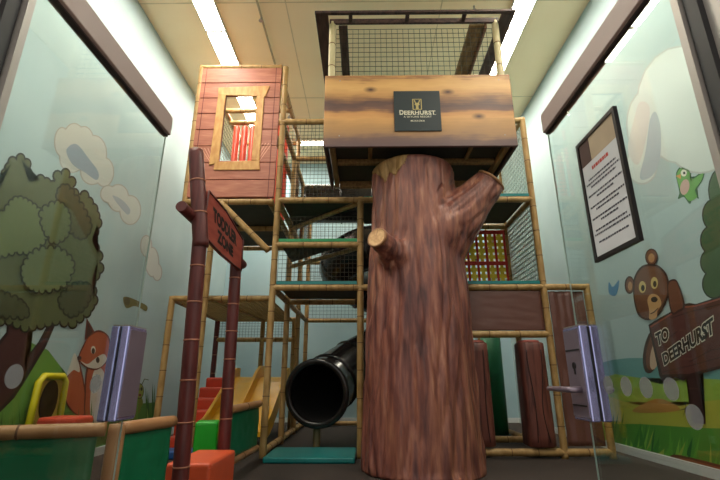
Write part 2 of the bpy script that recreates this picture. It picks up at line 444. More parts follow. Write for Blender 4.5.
# door frame posts at the hinges
for n, (x0, x1, g0, g1) in enumerate(((.955, 1.03, .938, .955), (-1.13, -1.045, -1.045, -1.028))):
    b = NB(); rbox(b, (x0, .93, 0), (x1, 1.03, 2.4), .004); t = struct('trim_%d' % (n + 1), b, ALU)
    b = NB(); box(b, (g0, .985, 0), (g1, 1.03, 2.4)); obj('gasket', b, GASKET, t)
# notice hung on the right door
X = .93
def onq(px, py): return onX(px, py, X)
TL, TR, BR, BL = onq(580, 147), onq(617.5, 101), onq(640, 240), onq(596, 265)
y0, y1 = (TL.y + BL.y) / 2, (TR.y + BR.y) / 2; zt, zb = (TL.z + TR.z) / 2, (BL.z + BR.z) / 2
nb = thing('notice_board', 'black framed white notice with printed lines hanging on the right glass door', 'notice', (X, (y0 + y1) / 2, zb))
BLACKFR = mat('black_frame', (22, 22, 24), .4); PAPER = mat('notice_paper', (214, 216, 220), .6, var=.02)
w = .016
b = NB(); xs = (X - .012, X + .0035)
box(b, (xs[0], y1, zb), (xs[1], y1 + w, zt)); box(b, (xs[0], y0 - w, zb), (xs[1], y0, zt)); box(b, (xs[0], y1 + w, zb), (xs[1], y0 - w, zb + w)); box(b, (xs[0], y1 + w, zt - w), (xs[1], y0 - w, zt))
obj('notice_frame', b, BLACKFR, nb)
b = NB(); box(b, (X - .006, y1 + w, zb + w), (X + .002, y0 - w, zt - w)); pg = obj('notice_page', b, PAPER, nb)
xf = X - .0065
b = NB(); H = zt - zb
box(b, (xf, y1 + w, zt - w - .10), (xf + .001, y0 - w, zt - w)); obj('page_header', b, mat('header_beige', (188, 168, 140), .6), pg)
b = NB(); box(b, (xf - .001, y0 - w - .08, zt - w - .10), (xf, y0 - w, zt - w)); obj('page_emblem', b, mat('header_brown', (74, 46, 40), .6), pg)
# printed lines, too small and skewed to read: broken strokes
yc = (y0 + y1) / 2; PG = mat('print_grey', (70, 70, 84), .6); PR = mat('print_red', (196, 60, 44), .6)
def strokes(z, half, h, m):
    b = NB(); y = yc + half
    while y > yc - half:
        l = random.uniform(.006, .02); box(b, (xf - .001, max(y - l, yc - half), z), (xf, y, z + h)); y -= l + .005
    obj('printed_line', b, m, pg)
strokes(zt - .155, .06, .014, PR)
zz = zt - .19
for hf in (.10, .12, .09, 0, .12, .06, 0, .12, .08, 0, .12, .06, 0, .11, .12, 0, .10):
    if hf: strokes(zz, hf, .0065, PG)
    zz -= .0165

# ------------------------------------------------------------------ murals
mu = thing('wall_mural', 'printed mural on the right wall with brown bear, wooden signpost, bird and hills', 'mural', (XW - .002, 4.5, .1))
P = Paint(XW)
P.poly([(597, 364), (612, 360), (628, 358), (645, 358), (670, 366), (700, 362), (740, 350), (800, 345), (800, 420), (597, 420)], (98, 158, 160))
P.poly([(597, 380), (615, 374), (640, 378), (660, 384), (690, 378), (730, 380), (800, 370), (800, 520), (597, 475)], (148, 182, 70))
P.poly([(597, 392), (625, 402), (660, 410), (700, 402), (800, 390), (800, 560), (597, 475)], (178, 180, 66))
P.poly([(632, 411), (655, 399), (670, 402), (680, 410), (655, 413)], (180, 132, 62), True)
P.poly([(597, 424), (640, 424), (700, 428), (800, 430), (800, 600), (597, 500)], (84, 150, 54))
P.build('printed_hill', mu)
P = Paint(XW, .010)
for k in range(72):
    x = 597 + 203 * random.random() ** 1.1; base = 452 + (x - 597) * .27; h = random.uniform(16, 50); wd = random.uniform(1.2, 3.0); dx = random.uniform(-5, 5)
    P.poly([(x - wd, base), (x + dx, base - h), (x + wd, base)], random.choice([(62, 132, 46), (100, 172, 60), (136, 196, 76), (44, 104, 48), (164, 186, 76)]))
    P.l = .010 + k * .00012
P.build('printed_grass', mu)
P = Paint(XW, .022); P.poly([(672, 458), (680, 455), (740, 470), (790, 484), (790, 510), (720, 480), (676, 467)], (104, 56, 34), True); P.poly([(678, 459), (690, 459), (740, 473), (735, 475)], (150, 84, 46)); P.build('printed_log', mu)
P = Paint(XW, .006); P.step = .0003
for cx, cy, rx, ry in ((682, 105, 46, 60), (650, 125, 24, 38), (720, 90, 44, 70), (642, 165, 16, 20), (700, 150, 30, 24)): P.ell(cx, cy, rx, ry, (188, 194, 192))
for cx, cy, rx, ry in ((682, 105, 44.5, 58), (650, 125, 22.5, 36), (720, 90, 42, 68), (642, 165, 14.5, 18), (700, 150, 28, 22)): P.ell(cx, cy, rx, ry, (212, 222, 220))
P.poly([(640, 178), (646, 150), (650, 120), (656, 112), (661, 130), (660, 160), (652, 176)], (176, 190, 200), True)
P.poly([(628, 150), (634, 120), (640, 102), (650, 108), (646, 140), (638, 165)], (214, 208, 206), True)
P.build('printed_cloud', mu)
P = Paint(XW, .006)
P.poly([(676, 176), (679, 168), (686, 165), (691, 170), (692, 178), (700, 173), (705, 170), (703, 180), (697, 190), (699, 199), (694, 196), (690, 204), (684, 197), (678, 199), (680, 190)], (30, 96, 44), True)
P.poly([(677, 176), (680, 169), (686, 166.5), (690, 171), (691, 180), (703, 173), (701, 181), (695, 190), (697, 197), (690, 201), (684, 195), (680, 189)], (104, 174, 76), True)
P.ell(685, 187, 4.5, 8, (206, 170, 160), .2); P.ell(684, 173, 3, 3.4, (236, 236, 220)); P.ell(684.5, 173, 1.2, 1.5, (30, 30, 30)); P.poly([(676, 176), (681, 174), (681, 179)], (226, 150, 60))
P.build('printed_bird', mu)
P = Paint(XW, .006); P.poly([(609, 282), (613, 287), (619, 280), (618, 290), (615, 296), (609, 293)], (62, 130, 180), True); P.build('printed_butterfly', mu)
P = Paint(XW, .006); P.step = .0003
for dx, c in ((0, (30, 44, 28)), (1.5, (62, 92, 52))):
    for cx, cy, r in ((716, 215, 14), (730, 190, 22), (712, 240, 12), (711, 262, 11), (714, 284, 12), (735, 260, 26), (760, 220, 30), (765, 270, 30)): P.ell(cx, cy, r - dx, r * 1.25 - dx, c)
P.build('printed_bush', mu)
P = Paint(XW, .012)
DB, MB_, LB = (58, 30, 20), (116, 68, 44), (190, 142, 96)
P.poly([(684, 360), (703, 360), (700, 385), (706, 424), (692, 424), (690, 395)], (48, 26, 26))
for a in range(7): P.poly([(686, 408), (686 + 9 * math.cos(a * .9 + 1), 408 + 9 * math.sin(a * .9 + 1)), (687, 409)], (50, 40, 24))
P.build('printed_signpost', mu)
P = Paint(XW, .016)
P.ell(653, 350, 9, 24, DB, .2); P.ell(654.5, 350, 7.5, 21, MB_, .2); P.ell(656, 354, 5, 16, (206, 176, 150), .2)
P.ell(630, 285, 5, 9, DB); P.ell(630, 285, 3.8, 7.4, MB_); P.ell(630.5, 286, 2.2, 4.5, LB)
P.ell(652, 257, 6.5, 8.5, DB); P.ell(652, 257, 5.3, 7.2, MB_); P.ell(652, 258, 3.2, 4.6, LB)
P.poly([(634, 280), (640, 268), (649, 264), (660, 266), (668, 276), (670, 292), (664, 308), (656, 318), (646, 320), (638, 314), (634, 298)], DB, True)
P.poly([(635.5, 281), (641, 270), (649, 266), (659, 268), (666, 277), (668, 292), (662, 306), (655, 316), (646, 318), (639.5, 312), (635.5, 298)], MB_, True)
P.poly([(648, 300), (652, 294), (659, 296), (662, 304), (658, 311), (657, 318), (650, 319), (650, 310)], (206, 160, 108), True)
P.ell(643, 287, 3.6, 6, (220, 196, 130)); P.ell(643.5, 288, 1.8, 3.2, (30, 20, 16))
P.ell(655, 283, 3.6, 6, (220, 196, 130)); P.ell(655.5, 284, 1.8, 3.2, (30, 20, 16))
P.ell(655, 299.5, 3.4, 2.8, (36, 24, 22))
P.line([(651, 314), (655, 312), (659, 308)], 1.0, (60, 30, 20))
P.build('printed_bear', mu)
P = Paint(XW, .031)
P.poly([(649, 325), (660, 318), (671, 312), (680, 305), (690, 303), (697, 304), (712, 299), (740, 290), (790, 270), (790, 350), (740, 364), (712, 371), (690, 377), (684, 381), (676, 377), (664, 384), (660, 376)], (40, 20, 18))
P.poly([(651, 327), (662, 320), (672, 314), (681, 307.5), (696, 306), (712, 301.5), (740, 293), (788, 274), (788, 347), (740, 361), (712, 368), (689, 374), (676, 374), (663, 375)], (92, 50, 46))
P.line([(651, 327), (672, 314), (681, 307.5), (696, 306), (712, 301.5), (740, 293)], 1.6, (150, 76, 56))
for q in ([(664, 372), (690, 366), (740, 352)], [(672, 318), (690, 312), (722, 304)], [(690, 362), (712, 350), (740, 346)], [(656, 340), (672, 336), (680, 330)]): P.line(q, 1.0, (60, 32, 30))
P.poly([(668, 285), (675, 279), (680, 285), (686, 306), (680, 312), (672, 313)], DB, True); P.poly([(669, 286), (675, 281), (679, 286), (684, 305), (679, 310), (673, 311)], MB_, True)
P.build('printed_sign', mu)
P = Paint(XW, .042)
for body, q in (('TO', [(655, 333), (669, 325), (671, 340), (658, 348)]), ('DEERHURST', [(662, 353.5), (714.5, 314.5), (716.5, 334), (665, 367)])):
    bx = P.text(body, q, (226, 224, 210), .10); P.text(body, q, (24, 20, 22), .04, bx)
P.build('printed_lettering', mu)

ml = thing('wall_mural', 'printed mural on the left wall: leafy tree, sitting fox, caterpillar, clouds and green hill', 'mural', (-XW + .002, 4.5, .1))
P = Paint(-XW)
P.poly([(-60, 440), (0, 410), (14, 372), (22, 352), (32, 343), (48, 350), (60, 366), (72, 396), (100, 414), (150, 412), (150, 440), (100, 520), (-60, 520)], (112, 160, 70), False)
P.poly([(-60, 450), (30, 418), (90, 408), (158, 402), (158, 440), (-60, 560)], (92, 138, 58))
P.build('printed_hill', ml)
P = Paint(-XW, .012)
P.poly([(-20, 420), (0, 412), (14, 398), (28, 376), (46, 346), (58, 318), (52, 316), (38, 342), (27, 356), (29, 338), (35, 308), (8, 306), (6, 332), (-10, 352), (-30, 400)], (34, 18, 18))
P.poly([(-18, 417), (0, 408), (12, 395), (26, 373), (45, 342), (54, 320), (40, 343), (24, 362), (27, 338), (32, 310), (11, 308), (8, 334), (-8, 356), (-26, 398)], (72, 36, 36))
P.build('printed_trunk', ml)
P = Paint(-XW, .016); P.step = .00015
crown = [(-64, 262), (-60, 226), (-40, 204), (-20, 198), (0, 188), (5, 174), (12, 162), (20, 159), (26, 164), (28, 182), (40, 180), (52, 186), (57, 176), (65, 174), (71, 182), (74, 194), (84, 196), (93, 209), (97, 223), (91, 240), (98, 256), (99, 268), (91, 282), (93, 300), (86, 312), (72, 323), (55, 320), (40, 324), (24, 327), (8, 320), (-24, 322), (-50, 304)]
def scalloped(pts, r, fill, dark, step, closed=True):
    """leaf mass: a filled outline whose edge is a row of small scallops"""
    sp = []
    for (x0_, y0_), (x1_, y1_) in zip(pts, pts[1:] + pts[:1] if closed else pts[1:]):
        L_ = math.hypot(x1_ - x0_, y1_ - y0_); m_ = max(1, round(L_ / step))
        sp += [(x0_ + (x1_ - x0_) * k / m_, y0_ + (y1_ - y0_) * k / m_) for k in range(m_)]
    for x, y in sp: P.ell(x, y, r + 1.7, r * 1.25 + 1.9, dark, 0, 12)
    P.l += .0008
    for x, y in sp: P.ell(x, y, r, r * 1.25, fill, 0, 12)
    P.poly(pts, fill); P.l += .0008
scalloped(crown, 3.6, (92, 100, 62), (34, 32, 22), 8.5)
for pts, c in (([(58, 196), (66, 188), (80, 206), (88, 226), (80, 236), (66, 224)], (84, 82, 48)),
               ([(60, 300), (74, 286), (88, 288), (84, 304), (70, 314)], (76, 82, 52)), ([(-30, 290), (6, 296), (22, 306), (20, 316), (-30, 308)], (76, 82, 52)),
               ([(-30, 232), (0, 214), (14, 200), (28, 204), (40, 216), (44, 236), (30, 250), (10, 252), (-30, 262)], (108, 122, 76)),
               ([(40, 214), (56, 204), (66, 216), (64, 234), (50, 240)], (100, 112, 70)),
               ([(22, 268), (34, 252), (56, 250), (70, 264), (62, 284), (40, 290), (26, 284)], (104, 116, 74))):
    scalloped(catmull(pts, 3), 2.4, c, (48, 52, 32), 6.5)
P.build('printed_crown', ml)
P = Paint(-XW, .006); P.step = .00015
for base in (((62, 142, 7, 14), (74, 138, 10, 14), (84, 142, 9, 15), (94, 154, 12, 18), (104, 172, 9, 14), (72, 158, 12, 14), (92, 172, 11, 12)), ((108, 194, 7, 8), (118, 198, 10, 13), (130, 210, 10, 14)), ((146, 246, 5, 10), (152, 262, 6, 14), (157, 272, 4, 8))):
    for d, c in ((1.2, (176, 172, 166)), (0, (200, 202, 196))):
        for x, y, a, h in base: P.ell(x, y, a + d, h + d, c, .0)
        P.l += .001
P.poly([(66, 150), (76, 144), (88, 158), (98, 172), (96, 180), (84, 172), (72, 164)], (150, 164, 178), True)
P.poly([(112, 196), (122, 200), (130, 210), (126, 214)], (164, 176, 184), True)
P.build('printed_cloud', ml)
P = Paint(-XW, .024)
FX, FXD, WH = (192, 92, 52), (110, 44, 28), (226, 214, 200)
P.poly([(78, 416), (66, 404), (64, 384), (70, 366), (74, 354), (79, 362), (84, 384), (86, 410)], FXD, True); P.poly([(78, 415), (67, 403), (65.5, 385), (71, 368), (74, 357), (78, 364), (83, 386), (85, 410)], FX, True)
P.poly([(66, 376), (70, 364), (74, 353), (78, 362), (79, 372), (73, 370)], WH, True)
P.poly([(86, 420), (84, 392), (86, 368), (94, 360), (106, 362), (110, 380), (112, 420)], FXD, True); P.poly([(87, 420), (85.5, 392), (87.5, 370), (94, 362), (105, 364), (109, 380), (111, 420)], FX, True)
P.poly([(91, 420), (90, 392), (93, 372), (100, 368), (105, 380), (106, 420)], WH, True)
P.poly([(84, 340), (86, 318), (91, 326), (96, 336)], FXD); P.poly([(85.3, 338), (87, 322), (94, 336)], (60, 30, 24))
P.poly([(77, 358), (82, 346), (88, 336), (98, 330), (108, 336), (110, 350), (106, 362), (96, 370), (86, 368), (79, 362)], FXD, True)
P.poly([(78, 358), (83, 347), (88, 337.5), (98, 332), (107, 337), (108.5, 350), (105, 361), (96, 368), (87, 366), (80, 361)], FX, True)
P.poly([(80, 361), (87, 364), (95, 358), (103, 354), (106, 360), (98, 368), (87, 367)], WH, True)
P.ell(92.5, 350, 2.4, 4, (240, 236, 220)); P.ell(92.5, 351, 1.7, 3.0, (30, 20, 16)); P.ell(97, 360, 1.8, 3, (30, 22, 20)); P.ell(78.5, 358, 2.2, 2.2, (60, 30, 26))
P.build('printed_fox', ml)
P = Paint(-XW, .024)
for x, y, r in ((133, 414, 4), (131, 420, 4.5), (136, 408, 4.5), (138, 402, 4.5)): P.ell(x, y, r, r * 1.5, (120, 132, 44))
P.ell(139, 391, 4.5, 8, (74, 84, 30)); P.ell(139, 391, 3.8, 7, (140, 152, 58)); P.ell(138, 389, 1.1, 1.8, (30, 26, 20)); P.ell(141, 389, 1.1, 1.8, (30, 26, 20)); P.ell(139.5, 395, 1.4, 1.2, (120, 50, 40))
P.line([(137, 385), (134, 379), (133.5, 374)], .9, (84, 90, 40)); P.line([(141, 385), (144, 379), (148, 380)], .9, (84, 90, 40))
P.poly([(129, 390), (132, 386), (133, 396), (130, 400)], (50, 84, 140), True)
P.build('printed_caterpillar', ml)
P = Paint(-XW, .006); P.poly([(123, 298), (128, 297), (138, 301), (147, 306), (146, 311), (140, 308), (134, 306), (126, 308)], (120, 110, 50), True); P.ell(127, 301, 3, 4, (90, 84, 40)); P.build('printed_dragonfly', ml)
P = Paint(-XW, .026)
for k in range(70):
    x = -20 + 176 * random.random(); base = 452 - x * .12; h = random.uniform(24, 52); wd = random.uniform(1.0, 2.2); dx = random.uniform(-3, 3)
    P.l = .026 + k * .00012
    P.poly([(x - wd, base), (x + dx, base - h), (x + wd, base)], random.choice([(80, 126, 44), (112, 156, 60), (140, 168, 80), (60, 104, 44)]))
P.build('printed_grass', ml)

# ================================================================== big climbing tower
XS = (-1.28, -.06, 1.16, 2.47); YS = (6.0, 7.22, 8.44, 9.66)
Z4, Z3, Z25, Z2, Z1 = 4.79, 3.46, 2.77, 2.15, 1.51
tw = thing('play_tower', 'tall open climbing tower of padded bamboo poles with nets and decks behind the tree trunk', 'climbing frame', (.6, 7.8, 0))
bb = [BAMBOO, BAND]
def tp(x, y, z0, z1, **k): return pole('post', (x, y, z0), (x, y, z1), tw, **k)
tp(XS[0], YS[0], 0, 5.82); tp(XS[1], YS[0], 0, 3.5); tp(XS[2], YS[0], 0, 3.5); tp(XS[3], YS[0], 0, Z4 + .04); tp(3.06, YS[0], 0, Z2 + .04)
for y in YS[1:]:
    tp(XS[0], y, 0, Z4); tp(XS[3], y, 0, Z4)
for x in XS[1:3]: tp(x, YS[3], 0, Z4)
def beam(a, b_, **k): return pole('beam', a, b_, tw, **k)
y0 = YS[0]
beam((XS[0], y0, Z4), (XS[3], y0, Z4)); beam((XS[0], y0, Z3), (XS[3], y0, Z3)); beam((XS[0], y0, Z2), (XS[3], y0, Z2)); beam((XS[3], y0, Z2), (3.06, y0, Z2))
beam((XS[0], y0, Z25), (XS[1], y0, Z25)); beam((XS[2] - .3, y0, Z1), (XS[3], y0, Z1)); beam((1.16, y0, .07), (XS[3], y0, .07)); beam((XS[3], y0, .07), (3.06, y0, .07))
for z in (Z4, Z3, Z2, .07):
    beam((XS[0], YS[3], z), (XS[3], YS[3], z))
    for x in (XS[0], XS[3]): beam((x, YS[0], z), (x, YS[3], z))
beam((XS[2], YS[1], .07), (XS[3], YS[1], .07)); beam((XS[2] + .4, YS[2], .4), (XS[3], YS[2], .4))
beam((XS[0], YS[1], Z2), (XS[1] - .1, YS[1], Z2)); beam((XS[0], YS[1], Z4), (XS[1], YS[1], Z4)); beam((XS[2], YS[1], Z3), (XS[3], YS[1], Z3)); beam((XS[2], YS[1], Z2), (XS[3], YS[1], Z2))
# diagonals along the cut edges of the triangular decks
for z in (Z3 - .03, Z25 - .03): beam((XS[0] + .04, YS[1] - .06, z), (XS[1] - .04, y0 + .06, z), r=.035)
beam((XS[0] + .10, YS[1] + .02, Z3 + .0), (XS[1], y0 + .16, Z3 + .06), r=.03, mats=[DARKW, DARKW])
def deck(pts, z, topm, label=None, t=.045):
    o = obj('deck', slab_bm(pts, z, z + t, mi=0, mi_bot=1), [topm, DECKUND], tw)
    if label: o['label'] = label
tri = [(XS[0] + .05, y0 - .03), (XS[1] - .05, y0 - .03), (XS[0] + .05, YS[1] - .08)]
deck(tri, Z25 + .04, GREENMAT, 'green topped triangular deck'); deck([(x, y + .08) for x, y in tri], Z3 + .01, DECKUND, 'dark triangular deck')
deck([(XS[0] + .05, y0 - .03), (XS[1] - .05, y0 - .03), (XS[1] - .05, YS[1] - .06), (XS[0] + .05, YS[1] - .06)], Z2 + .04, TEALMAT, 'teal topped deck')
for z in (Z3 + .04, Z2 + .04): deck([(XS[2] + .02, y0 - .03), (XS[3] - .05, y0 - .03), (XS[3] - .05, YS[1] - .06), (XS[2] + .02, YS[1] - .06)], z, TEALMAT, 'teal topped deck')
deck([(XS[1] + .05, y0 + .05), (XS[2] - .02, y0 + .05), (XS[2] - .02, YS[1] - .06), (XS[1] + .05, YS[1] - .06)], Z3 + .04, TEALMAT, 'teal topped deck')
def net(o, u, v, m, parent=tw, sp=.06, t=.005): return obj('net', net_bm(o, u, v, sp, t), m, parent)
net((XS[0] + .05, y0, Z3 + .05), (XS[1] - XS[0] - .1, 0, 0), (0, 0, Z4 - Z3 - .1), NETBLK)
net((XS[0] + .05, y0 + .03, Z2 + .1), (XS[1] - XS[0] - .1, 0, 0), (0, 0, Z25 - Z2 - .12), NETBLK)
net((XS[0] + .05, y0 + .03, Z25 + .1), (XS[1] - XS[0] - .1, 0, 0), (0, 0, .34), NETBLK)
net((XS[0], YS[1] + .05, Z3 + .05), (0, YS[3] - YS[1] - .1, 0), (0, 0, Z4 - Z3 - .1), NETBLK)
net((XS[0] + .05, YS[3], Z3 + .05), (XS[3] - XS[0] - .1, 0, 0), (0, 0, Z4 - Z3 - .1), NETBLK, sp=.08)
net((XS[0] + .05, YS[3], Z2 + .05), (XS[3] - XS[0] - .1, 0, 0), (0, 0, Z3 - Z2 - .1), NETBLK, sp=.08)
for y_a, y_b in zip(YS[:2], YS[1:3]):
    for za, zb_ in ((Z3, Z4), (Z2, Z3)):
        net((XS[3], y_a + .05, za + .06), (0, y_b - y_a - .1, 0), (0, 0, zb_ - za - .11), NETWHT, sp=.075, t=.016)
# red and yellow strap grid across the back of the right deck
b = NB(); gx0, gx1, gz0, gz1 = XS[2] - .35, XS[3] - .07, Z2 + .10, Z3 - .1
n = 11
for i in range(n):
    x = gx0 + (gx1 - gx0) * i / (n - 1); box(b, (x - .02, YS[1] - .012, gz0), (x + .02, YS[1] - .004, gz1), 0)
for j in range(11):
    z = gz0 + (gz1 - gz0) * j / 10; box(b, (gx0 - .03, YS[1] - .002, z - .034), (gx1 + .03, YS[1] + .006, z + .034), 1 if j % 5 else 0)
for i in range(n - 1):
    x = gx0 + (gx1 - gx0) * (i + .5) / (n - 1); box(b, (x - .03, YS[1] + .008, gz0), (x + .03, YS[1] + .014, gz1), 1)
tube(b, [(gx0 + .28 + .3 * math.cos(a), YS[1] - .05, gz0 + .12 + .32 * math.sin(a)) for a in [PI * k / 14 for k in range(15)]], .028, 8, 1)
g = obj('strap_grid', b, [STRAPR, STRAPY], tw); g['label'] = 'red and yellow woven strap grid'
# brown vinyl panels
def vinyl(x0, x1, z0, z1, y=y0, wr=.012):
    b = NB(); nx, nz = 34, 30; fr = []
    for s in (-1, 1):
        gvs = [[b.verts.new((x0 + (x1 - x0) * i / nx, y + s * .006 + wr * (noise.noise((i * .22 + x0 * 3, j * .09, 2.2)) + .7 * noise.noise((i * .15 + j * .32, j * .2 - i * .1, x0))), z0 + (z1 - z0) * j / nz)) for i in range(nx + 1)] for j in range(nz + 1)]
        fr.append(gvs)
        for j in range(nz):
            for i in range(nx): face(b, [gvs[j][i], gvs[j][i + 1], gvs[j + 1][i + 1], gvs[j + 1][i]], 0, True)
    per = lambda g: [g[0][i] for i in range(nx + 1)] + [g[j][nx] for j in range(1, nz + 1)] + [g[nz][i] for i in range(nx - 1, -1, -1)] + [g[j][0] for j in range(nz - 1, 0, -1)]
    A, B_ = per(fr[0]), per(fr[1]); m = len(A)
    for k in range(m): face(b, [A[k], A[(k + 1) % m], B_[(k + 1) % m], B_[k]])
    return obj('vinyl_panel', b, BROWNV, tw)
vinyl(XS[2] - .28, XS[3] - .05, Z1 + .05, Z2 - .05, y0, .005); vinyl(XS[3] + .06, 3.0, .14, Z2 - .06, y0 + .01, .022)
# black crawl tube high inside
def pipe(bm, path, r, th=.02, seg=28, ribs=.42, rib=.022):
    """thick-walled tube with joint flanges"""
    o_ = tube(bm, path, r, seg, 0, cap=False); i_ = tube(bm, path, r - th, seg, 1, cap=False)
    for e in (0, -1):
        for k in range(seg): face(bm, [o_[e][k], o_[e][(k + 1) % seg], i_[e][(k + 1) % seg], i_[e][k]], 0)
    P = [Vector(p) for p in path]; acc = 0
    for a, c in zip(P, P[1:]):
        acc += (c - a).length
        if acc > ribs and c is not P[-1]:
            d = (c - a).normalized() * .02; tube(bm, [c - d, c - d * .5, c + d * .5, c + d], [r + .002, r + rib, r + rib, r + .002], seg, 0, cap=False); acc = 0
def spline(pts, n=6):
    P = [Vector(p) for p in pts]; P = [P[0] * 2 - P[1]] + P + [P[-1] * 2 - P[-2]]; out = []
    for i in range(1, len(P) - 2):
        for j in range(n):
            t = j / n; p0, p1, p2, p3 = P[i - 1:i + 3]
            out.append(.5 * (2 * p1 + (p2 - p0) * t + (2 * p0 - 5 * p1 + 4 * p2 - p3) * t * t + (3 * p1 - p0 - 3 * p2 + p3) * t ** 3))
    return out + [P[-2]]
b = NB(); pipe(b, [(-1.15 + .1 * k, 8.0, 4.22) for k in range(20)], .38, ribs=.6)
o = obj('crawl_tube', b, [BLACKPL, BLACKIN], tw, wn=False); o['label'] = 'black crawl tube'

# ------------------------------------------------------------------ spiral tube slide
sl = thing('tube_slide', 'glossy black plastic spiral tube slide with round open mouth above the teal mat', 'slide', (.3, 7.8, 0))
ex = onY(317, 393, 6.32)
path = spline([(ex.x, ex.y, ex.z), (-.60, 6.55, .79), (-.46, 6.85, .93), (-.12, 7.2, 1.16), (.3, 7.5, 1.40), (.78, 7.8, 1.66), (1.08, 8.25, 1.95), (1.0, 8.75, 2.25), (.5, 9.0, 2.5), (-.05, 8.9, 2.7), (-.42, 8.55, 2.88), (-.42, 8.05, 3.05), (-.05, 7.8, 3.22), (.4, 7.85, 3.3)])
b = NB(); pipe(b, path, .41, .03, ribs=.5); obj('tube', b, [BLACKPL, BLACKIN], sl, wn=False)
d = (path[0] - path[1]).normalized(); b = NB(); fr = frames([path[0], path[0] + d * .03]); c0, u, w = fr[0]; rr = []
for r, q in ((.375, -.01), (.375, .03), (.40, .045), (.44, .045), (.46, .025), (.46, -.01), (.44, -.025), (.41, -.025)):
    rr.append([b.verts.new(c0 + d * q + (u * math.cos(2 * PI * k / 36) + w * math.sin(2 * PI * k / 36)) * r) for k in range(36)])
for a, c in zip(rr, rr[1:] + rr[:1]):
    for k in range(36): face(b, [a[k], a[(k + 1) % 36], c[(k + 1) % 36], c[k]], 0, True)
obj('mouth_rim', b, BLACKPL, sl)
b = pole_bm((-.66, 6.5, 0), (-.66, 6.5, .37), .05, .5); obj('support_post', b, [mat('olive_post', (120, 104, 70), .6), BAND], sl)
b = NB(); rbox(b, (-1.2, 5.62, 0), (-.12, 6.42, .07), .02); lm = thing('landing_mat', 'flat teal vinyl mat on the floor under the mouth of the black tube slide', 'mat', (-.66, 6, 0)); obj('mat_pad', b, TEALMAT, lm)
# ------------------------------------------------------------------ hanging log rollers and a green column
def roller(x, w, label):
    t = thing('log_roller', label, 'roller', (x, y0 + .1, .13), 'hanging log rollers')
    b = NB(); z0, z1 = .13, 1.405; n = 20; sg = 28; rings = []
    for j in range(n + 1):
        z = z0 + .02 if j == 1 else z1 - .02 if j == n - 1 else z0 + (z1 - z0) * j / n; f = 1 + .06 * (.5 - j / n); e = .018 if j in (0, n) else 0; ring = []
        for k in range(sg):
            a = 2 * PI * k / sg; ca, sa = math.cos(a), math.sin(a); q = (abs(ca) ** 4 + abs(sa) ** 4) ** -.25; r = (w / 2 - e) * q * f * .96
            ring.append(b.verts.new((x + ca * r, y0 + .1 + sa * r, z)))
        rings.append(ring)
    for a, c in zip(rings, rings[1:]):
        for k in range(sg): face(b, [a[k], a[(k + 1) % sg], c[(k + 1) % sg], c[k]], 0, True)
    face(b, rings[0][::-1]); face(b, rings[-1]); obj('log_body', b, LOGV, t)
    # printed grain cracks standing out as dark stitched lines
    b = NB()
    for s in (-.22, .18):
        pts = [(x + w * (s + .10 * noise.noise((z * 1.7, s * 9, x)) + .05 * math.sin(z * 5 + s * 9)), y0 + .1 - w * .5 * (1 + .06 * (.5 - (z - z0) / (z1 - z0))) * .96 - .001, z) for z in [z0 + .06 + (z1 - z0 - .16) * k / 24 for k in range(25)]]
        tube(b, pts, .006, 6)
    obj('grain_line', b, mat('log_line', (40, 16, 16), .6), t)
    b = NB(); tube(b, [(x, y0 + .1, z1), (x, y0 + .1, z1 + .03)], [w * .42, w * .36], 20); obj('end_cap', b, PINKCAP, t)
    b = NB(); tube(b, [(x, y0 + .1, .02), (x, y0 + .1, z0)], .02, 8); obj('axle', b, BRONZEDK, t)
roller(1.49, .31, 'brown wood-grain log roller half hidden behind the right edge of the tree trunk'); roller(2.21, .36, 'brown wood-grain log roller hanging clear beside the wrinkled brown panel')
gc = thing('foam_column', 'green round foam column standing behind the two log rollers', 'foam column', (2.2, 8.0, 0))
b = NB(); tube(b, [(2.22, 7.95, .06), (2.22, 7.95, 1.9)], .17, 20); obj('column_body', b, GREENV, gc); b = NB(); tube(b, [(2.22, 7.95, 0), (2.22, 7.95, .06)], .2, 20); obj('column_base', b, BLACKIN, gc)

# ------------------------------------------------------------------ plank cabin, upper left
cb = thing('plank_cabin', 'raised pink-brown plank cabin with a wooden framed window, high beside the tower', 'playhouse', (-2.0, 7.2, 0))
cx0, cx1, cz0, cz1 = -2.64, -1.345, 3.5, 5.79
wx0, wx1, wz0, wz1 = -2.21, -1.71, 4.10, 5.26
def cpole(n, a, c, **k): return pole(n, a, c, cb, **k)
cpole('post', (-2.66, 6, 3.4), (-2.66, 6, 5.85)); cpole('post', (-2.3, 6.25, 0), (-2.3, 6.25, 3.42)); cpole('post', (-2.66, 8.44, 3.4), (-2.66, 8.44, 5.88)); cpole('post', (-1.40, 8.30, 3.4), (-1.40, 8.30, 5.88))
for z in (3.44, 5.82):
    cpole('beam', (-2.66, 6, z), (-1.345, 6, z)); cpole('beam', (-2.66, 8.44, z), (-1.40, 8.44, z)); cpole('beam', (-2.66, 6, z), (-2.66, 8.44, z)); cpole('beam', (-1.40, 6.06, z), (-1.40, 8.44, z)); cpole('beam', (-2.66, 7.22, z), (-1.40, 7.22, z))
cpole('beam', (-2.66, 7.5, 5.74), (-1.40, 7.5, 5.74)); cpole('beam', (-1.40, 6.06, 4.6), (-1.40, 8.3, 4.6))
cpole('brace', (-2.12, 5.98, 3.42), (-1.37, 5.98, 2.68))
b = NB(); rows = 8; hrow = (cz1 - cz0) / rows
